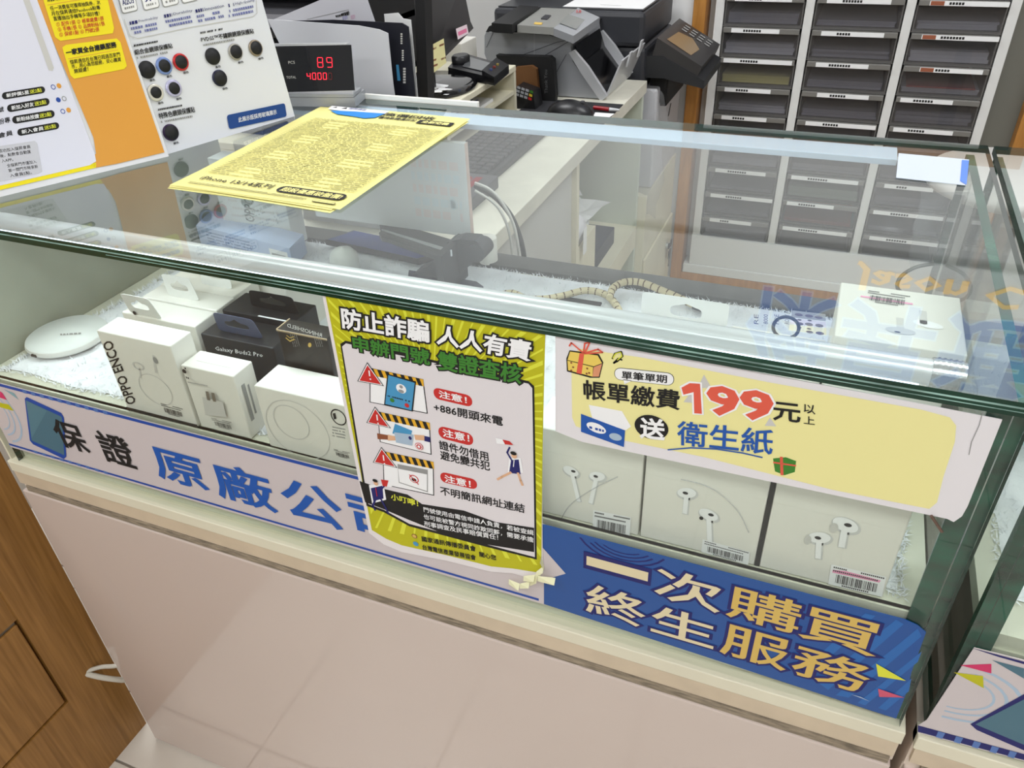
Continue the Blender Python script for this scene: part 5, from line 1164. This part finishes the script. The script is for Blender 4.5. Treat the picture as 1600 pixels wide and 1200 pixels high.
# ================================================================== printer
t = thing('printer', 'large charcoal multifunction printer with a tilted control panel on a white body', 'printer', (.1, 1.8, .4405))
m = MB(); m.box(-.02, .434, 1.66, 1.975, .441, .715, .006); part(t, 'white_body', m, mat('printer_white', (206, 206, 210), .4))
m = MB(); m.box(-.02, .40, 1.64, 1.97, .716, .82, .01); part(t, 'middle_body', m, charcoal)
m = MB(); m.box(-.02, .395, 1.63, 1.97, .821, .905, .012); part(t, 'scanner', m, charcoal)
m = MB(); m.box(-.01, .388, 1.645, 1.96, .9055, .9085, .001); part(t, 'lid', m, mat('lid_grey', (64, 65, 68), .4))
m = MB(); q = [(.30, .79), (.44, .80), (.555, .745), (.555, .725), (.45, .745), (.30, .745)]; m.prism([V3((x, 1.65, z)) for x, z in q], (0, .26, 0)); part(t, 'arm', m, mat('arm_dark', (34, 35, 38), .5))
q = [(.425, .842), (.545, .778), (.535, .752), (.512, .752), (.415, .80)]; m = MB(); m.prism([V3((x, 1.655, z)) for x, z in q], (0, .27, 0)); part(t, 'control_panel', m, mat('panel_dark', (52, 50, 50), .4))
P_ = V3((.425, 1.655, .842)); U_ = V3((0, .27, 0)); V_ = V3((.12, 0, -.064)); nn = V_.cross(U_).normalized(); nn = nn if nn.z > 0 else -nn
pr = Print(P_ + nn * .0006, nn, .0004); F = (P_ + nn * .0006, V_, U_)
pr.unit('panel_screen', mat('screen_tan', (140, 116, 84), .3), F, [(.15, .12), (.7, .10), (.75, .42), (.5, .62), (.2, .55)], 1)
for i in range(4):
    for j in range(3): pr.unit('keypad', greyink, F, [(.2 + i * .18, .68 + j * .09), (.32 + i * .18, .68 + j * .09), (.32 + i * .18, .72 + j * .09), (.2 + i * .18, .72 + j * .09)], 2)
pr.emit(t)
m = MB(); m.box(.402, .452, 1.70, 1.93, .66, .745, .004); m.mi(1); m.box(.405, .449, 1.69, 1.701, .672, .74); part(t, 'output_tray', m, [blackm, mat('opening_shade', (8, 8, 9), .6)])  # near-black block paints the shade inside the tray opening
m = MB(); m.prism([(.4345, 1.82, .60), (.4345, 1.828, .60), (.4345, 1.85, .63), (.4345, 1.842, .63)], (.0008, 0, 0)); part(t, 'logo_mark', m, ink)
m = MB(); m.prism([(.17, 1.655, .909), (.385, 1.65, .909), (.385, 1.79, .909), (.17, 1.80, .909)], (0, 0, .0008)); m.prism([(.26, 1.69, .9105), (.32, 1.68, .9105), (.30, 1.76, .9105)], (0, 0, .0008))
solo('instruction_sheet', m, paper, 'white printed sheets taped on the printer lid', 'paper')
m = MB(); vs = []; rnd = random.Random(3)
for j in range(11):
    for i in range(6):
        vs.append((.40 + .07 * i / 5 + .008 * math.sin(j * 1.3 + i), 1.615 + .012 * math.sin(i * 2.1 + j * .7), .72 - j * .034 + rnd.uniform(-.004, .004)))
m.add(vs, [(j * 6 + i, j * 6 + i + 1, (j + 1) * 6 + i + 1, (j + 1) * 6 + i) for j in range(10) for i in range(5)], True)
solo('plastic_sleeve', m, plastic, 'long crumpled clear plastic bag hanging beside the printer at the desk end', 'bag')
m = MB(); m.box(-.01, .10, 1.75, 1.95, .9095, 1.3, .01); solo('document_feeder', m, mat('feeder_black', (34, 34, 38), .5), 'black upright box on the printer at the top edge of the picture', 'box')

# ================================================================== drawer cabinet in the wood-framed recess
t = thing('drawer_cabinet', 'tall white cabinet with three columns of smoky grey labelled drawers', 'cabinet', (.89, 2.2, .028))
XC = [(.535, .752), (.777, 1.003), (1.028, 1.243)]; FY = 2.004
cabw = mat('cabinet_white', (222, 222, 220), .4)
for x0, x1, nme in ((.510, .534, 'side_panel'), (.753, .776, 'upright'), (1.004, 1.027, 'upright'), (1.244, 1.268, 'side_panel')):
    m = MB(); m.box(x0, x1, FY, 2.45, .165, 1.42, .001); part(t, nme, m, cabw)
m = MB(); m.box(.509, 1.269, 1.997, 2.45, .06, .165, .001); part(t, 'base', m, cabw)
m = MB(); m.box(.49, 1.30, 1.991, 2.45, .0285, .06, .002); part(t, 'plinth', m, cabw)
m = MB(); m.box(.509, 1.269, FY, 2.45, 1.421, 1.438, .001); part(t, 'top_board', m, cabw)
m = MB(); m.box(.534, 1.244, 2.44, 2.449, .166, 1.42); part(t, 'back_board', m, mat('cab_back', (70, 70, 68), .6))
m = MB(); m.box(.487, .509, 2.06, 2.1, .06, 1.44); part(t, 'filler_strip', m, cabw)
ZL = [.145 + .083 * k for k in range(4)] + [.477 + .0815 * k for k in range(15)]
shelf_m = mat('drawer_case_dark', (96, 94, 92), .5)
dark_d = mat('drawer_lip', (118, 116, 112), .35)
rnd = random.Random(31)
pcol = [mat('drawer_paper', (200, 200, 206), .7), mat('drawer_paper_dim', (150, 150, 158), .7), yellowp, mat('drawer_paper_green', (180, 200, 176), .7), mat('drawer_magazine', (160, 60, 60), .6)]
def drawer_meshes(w):
    D = {}
    m = MB(); m.box(0, w, .004, .36, -.006, -.001); m.box(0, .004, .004, .36, -.001, .058); m.box(w - .004, w, .004, .36, -.001, .058); D['drawer'] = m.build('drawer', shelf_m)
    m = MB(); m.box(.004, w - .004, .002, .004, .0, .057); D['drawer_front'] = m.build('drawer_front', smoky)
    m = MB(); m.box(.002, w - .002, -.010, .002, .0585, .0725, .0015); D['lip'] = m.build('lip', dark_d)
    return D
base_loc = V3((.89, 2.2, .028)); DM = [drawer_meshes(b - a - .004) for a, b in XC]
lab_me = {}
for ci, (x0, x1) in enumerate(XC):
    w = x1 - x0 - .004
    for ri, zl in enumerate(ZL[1:]):
        if zl > 1.38: continue
        o = bpy.data.objects.new('drawer', DM[ci]['drawer']); COL.objects.link(o); o.parent = t; z0 = zl - .0655
        loc = V3((x0 + .002, FY, z0)) - base_loc; o.location = loc
        for nm in ('drawer_front', 'lip'):
            c = bpy.data.objects.new(nm, DM[ci][nm]); COL.objects.link(c); c.parent = o
        lw = rnd.choice((.62, .72, .86, .9)); l0 = rnd.choice((.06, .12, .2)) * w; l0 = min(l0, w * (1 - lw) - .002)
        m = MB(); m.box(l0, l0 + lw * w, -.0115, -.0102, .0598, .0712)
        m.mi(1); x = l0 + lw * w * .25
        n_ = rnd.randrange(4, 9)
        for q in range(n_): m.box(x, x + .0055, -.0118, -.0114, .0625, .0685); x += .0072
        if ci == 2 and zl > .7:
            m.mi(2); m.box(l0 + .002, l0 + .034, -.0119, -.0114, .0604, .0706)
        c = bpy.data.objects.new('name_label', m.build('name_label', [paper, ink, mat('label_brown', (150, 84, 56), .6)])); COL.objects.link(c); c.parent = o
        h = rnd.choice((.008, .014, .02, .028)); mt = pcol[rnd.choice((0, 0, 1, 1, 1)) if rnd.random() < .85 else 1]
        if ci == 0 and abs(zl - .806) < .01: pass
        if (ci, ri) == (0, 6): mt = pcol[2]; h = .022
        if (ci, ri) == (1, 2): mt = pcol[3]; h = .03
        if (ci, ri) == (1, 1): mt = pcol[4]; h = .01
        m = MB(); n = 5
        for q in range(3):
            dz = h * q / 3; m.box(.008 + rnd.uniform(0, .004), w - .008 - rnd.uniform(0, .006), .012 + rnd.uniform(0, .006), .30, .0003 + dz, .0003 + dz + h / 3 - .0003)
        if (ci, ri) == (2, 6): m.mi(1); m.box(.02, w - .02, .01, .3, h + .0005, h + .004)
        c = bpy.data.objects.new('paper_stack', m.build('paper_stack', [mt, pcol[4]])); COL.objects.link(c); c.parent = o
        # dark case divider above each drawer
for ci, (x0, x1) in enumerate(XC):
    m = MB()
    for zl in ZL[1:]:
        if zl < 1.39: m.box(x0 + .0005, x1 - .0005, FY + .002, 2.43, zl + .0078, zl + .0098)
    part(t, 'divider_shelves', m, shelf_m, kind='stuff')

# white round stool beyond the counter
t = thing('round_stool', 'white round stool top beyond the back right corner of the glass case', 'stool', (1.24, 1.30, 0))
m = MB(); m.lathe((1.25, 1.29, .66), [(.15, 0), (.17, .008), (.175, .02), (.165, .032), (.001, .038)], 40); part(t, 'seat', m, mat('stool_white', (212, 208, 204), .35))
m = MB(); m.cyl((1.25, 1.29, .02), (1.25, 1.29, .66), .025, n=16); part(t, 'post', m, alu); m = MB(); m.lathe((1.25, 1.29, .0), [(.2, 0), (.2, .012), (.04, .03)], 32); part(t, 'foot', m, alu)

# ================================================================== papers and folders behind the display
def sheet(name, label, pts, y, m, th_=.0008, group=None, cat='paper'):
    b = MB(); P_ = [at(x, yy, 'y', y) for x, yy in pts]
    for p, q in zip(P_, pts):
        if q[1] == 172: p.z = .7528
    b.prism(P_, (0, th_, 0)); return solo(name, b, m, label, cat, group)
ZB = 175
sheet('paper_sheet', 'large grey-white sheet with a bent corner standing behind the red-digit display', [(418, 30), (560, 40), (592, 46), (606, 52), (614, 130), (624, 172), (440, 172), (452, 100)], .555, greypaper, .0012)
o = sheet('menu_folder', 'navy black folder card with a rounded corner behind the bent grey sheet', [(440, 33), (520, 31), (628, 36), (638, 42), (648, 141), (648, 172), (500, 172)], .575, mat('folder_black', (16, 17, 30), .4), .002, cat='folder')
pr = Print((0, .5745, 0), FN, .0003)
for x, y in ((626, 52), (628, 78)):
    for k in range(5): pr.unit('fine_print', lightgrey, pr.fr((x, y + k * 3.6 + 2.4), (x + 3, y + k * 3.6 + 2.4), (x, y + k * 3.6)), [(0, 0), (1, 0), (1, 1), (0, 1)], 1)
for k in range(6): pr.unit('fine_print', lightgrey, pr.fr((630, 106 + k * 4.2 + 3), (634, 106 + k * 4.2 + 3), (630, 106 + k * 4.2)), [(0, 0), (1, 0), (1, 1), (0, 1)], 1)
pr.poly('blue_print', cyan, [(619, 101), (623, 101), (626, 126), (621, 126)], 1); pr.emit(o)
sheet('paper_sheet', 'white sheet edge standing behind the navy folder, right side', [(600, 22), (622, 20), (630, 29), (642, 31), (652, 172), (610, 172)], .60, paper)
sheet('paper_sheet', 'tall white form with small stamps leaning up behind the papers', [(428, 30), (500, 0), (520, -30), (566, -30), (575, 2), (586, 34), (580, 80), (440, 80)], .64, mat('form_white', (212, 212, 220), .8))
pr = Print((0, .6393, 0), FN, .0003)
for bl, br, tl in (((525, 27), (546, 23), (524, 24)), ((534, 24), (546, 20), (533, 21))): dashes(pr, 'fine_print', ink, pr.fr(bl, br, tl), 0, 1, 0, 1, 1, bl[0])
pr.line('thin_line', greyink, [(480, 30), (545, 15)], .0006, 1); pr.t3('pink_stamp', mat('stamp_pink', (214, 170, 196), .6), '章', (548, 31), (556, 29), (547, 24), .0, 1); pr.t3('blue_stamp', mat('stamp_blue', (120, 120, 190), .6), '印', (536, 32), (543, 30), (535, 26), .0, 1)
pr.emit(bpy.data.objects['paper_sheet.002'])
m = MB(); m.box(-.05, .13, .66, .70, .7525, .94); m.box(-.30, -.05, .655, .70, .7525, .96); solo('paper_holder', m, blackm, 'black document holder behind the standing papers', 'holder')
t = thing('black_cabinet', 'black metal tray cabinet behind the papers at the top of the picture', 'cabinet', (-.2, 1.1, .856))
m = MB()
for z in (.856, .96, 1.06, 1.16): m.box(-.50, -.02, .92, 1.25, z, z + .012)
m.box(-.50, -.49, .92, 1.25, .856, 1.3); m.box(-.03, -.02, .92, 1.25, .856, 1.3); m.box(-.5, -.02, 1.24, 1.25, .856, 1.3); part(t, 'frame', m, blackm)
for z, c in ((.87, 'drawer_paper'), (.975, 'drawer_paper_dim'), (1.075, 'drawer_paper')):
    m = MB(); m.box(-.46, -.08, .94, 1.22, z, z + .025); part(t, 'papers', m, MATS[c])
m = MB(); m.box(.0, .16, 1.30, 1.62, .7525, .87, .004); m.box(-.35, -.03, 1.32, 1.6, .7525, .90, .004)
t2_ = thing('white_box', 'white carton behind the card terminal, partly hidden by the banknote counter', 'box', (-.02, 1.35, .7525))
m = MB(); m.box(-.06, .045, 1.29, 1.375, .7525, .885, .002); part(t2_, 'carton', m, boxwhite)

# ================================================================== inside the second case
t = box_thing('router_box', 'grey router box with a pale blue label card in the second glass case', 'box', 1.098, 1.30, .255, .33, .772, .86, mat('router_grey', (120, 128, 138), .4))
pr = front_print(.255)
pr.poly('label_card', mat('card_palecyan', (206, 226, 236), .4), [(1590, 640), (1700, 660), (1700, 745), (1568, 718)], 1)
for k in range(5): dashes(pr, 'fine_print', mat('slate2', (90, 104, 130), .6), pr.fr((1582 - k * 3, 672 + k * 9), (1640 - k * 3, 682 + k * 9), (1582 - k * 3, 667 + k * 9)), 0, 1, 0, 1, 2, k)
pr.t3('pale_lettering', whiteink, '5G', (1572, 735), (1598, 740), (1575, 722), .02, 3); pr.emit(t)
t = thing('phone_stand', 'slim grey phone stand on the fur mat at the right edge of the picture', 'stand', (1.14, .09, .772))
m = MB(); m.box(1.12, 1.2, .06, .12, .772, .776, .001); part(t, 'foot', m, mat('foot_dark', (60, 58, 56), .6)); m = MB(); m.cyl((1.105, .055, .776), (1.15, .10, .86), .004, n=10); part(t, 'rod', m, alu)
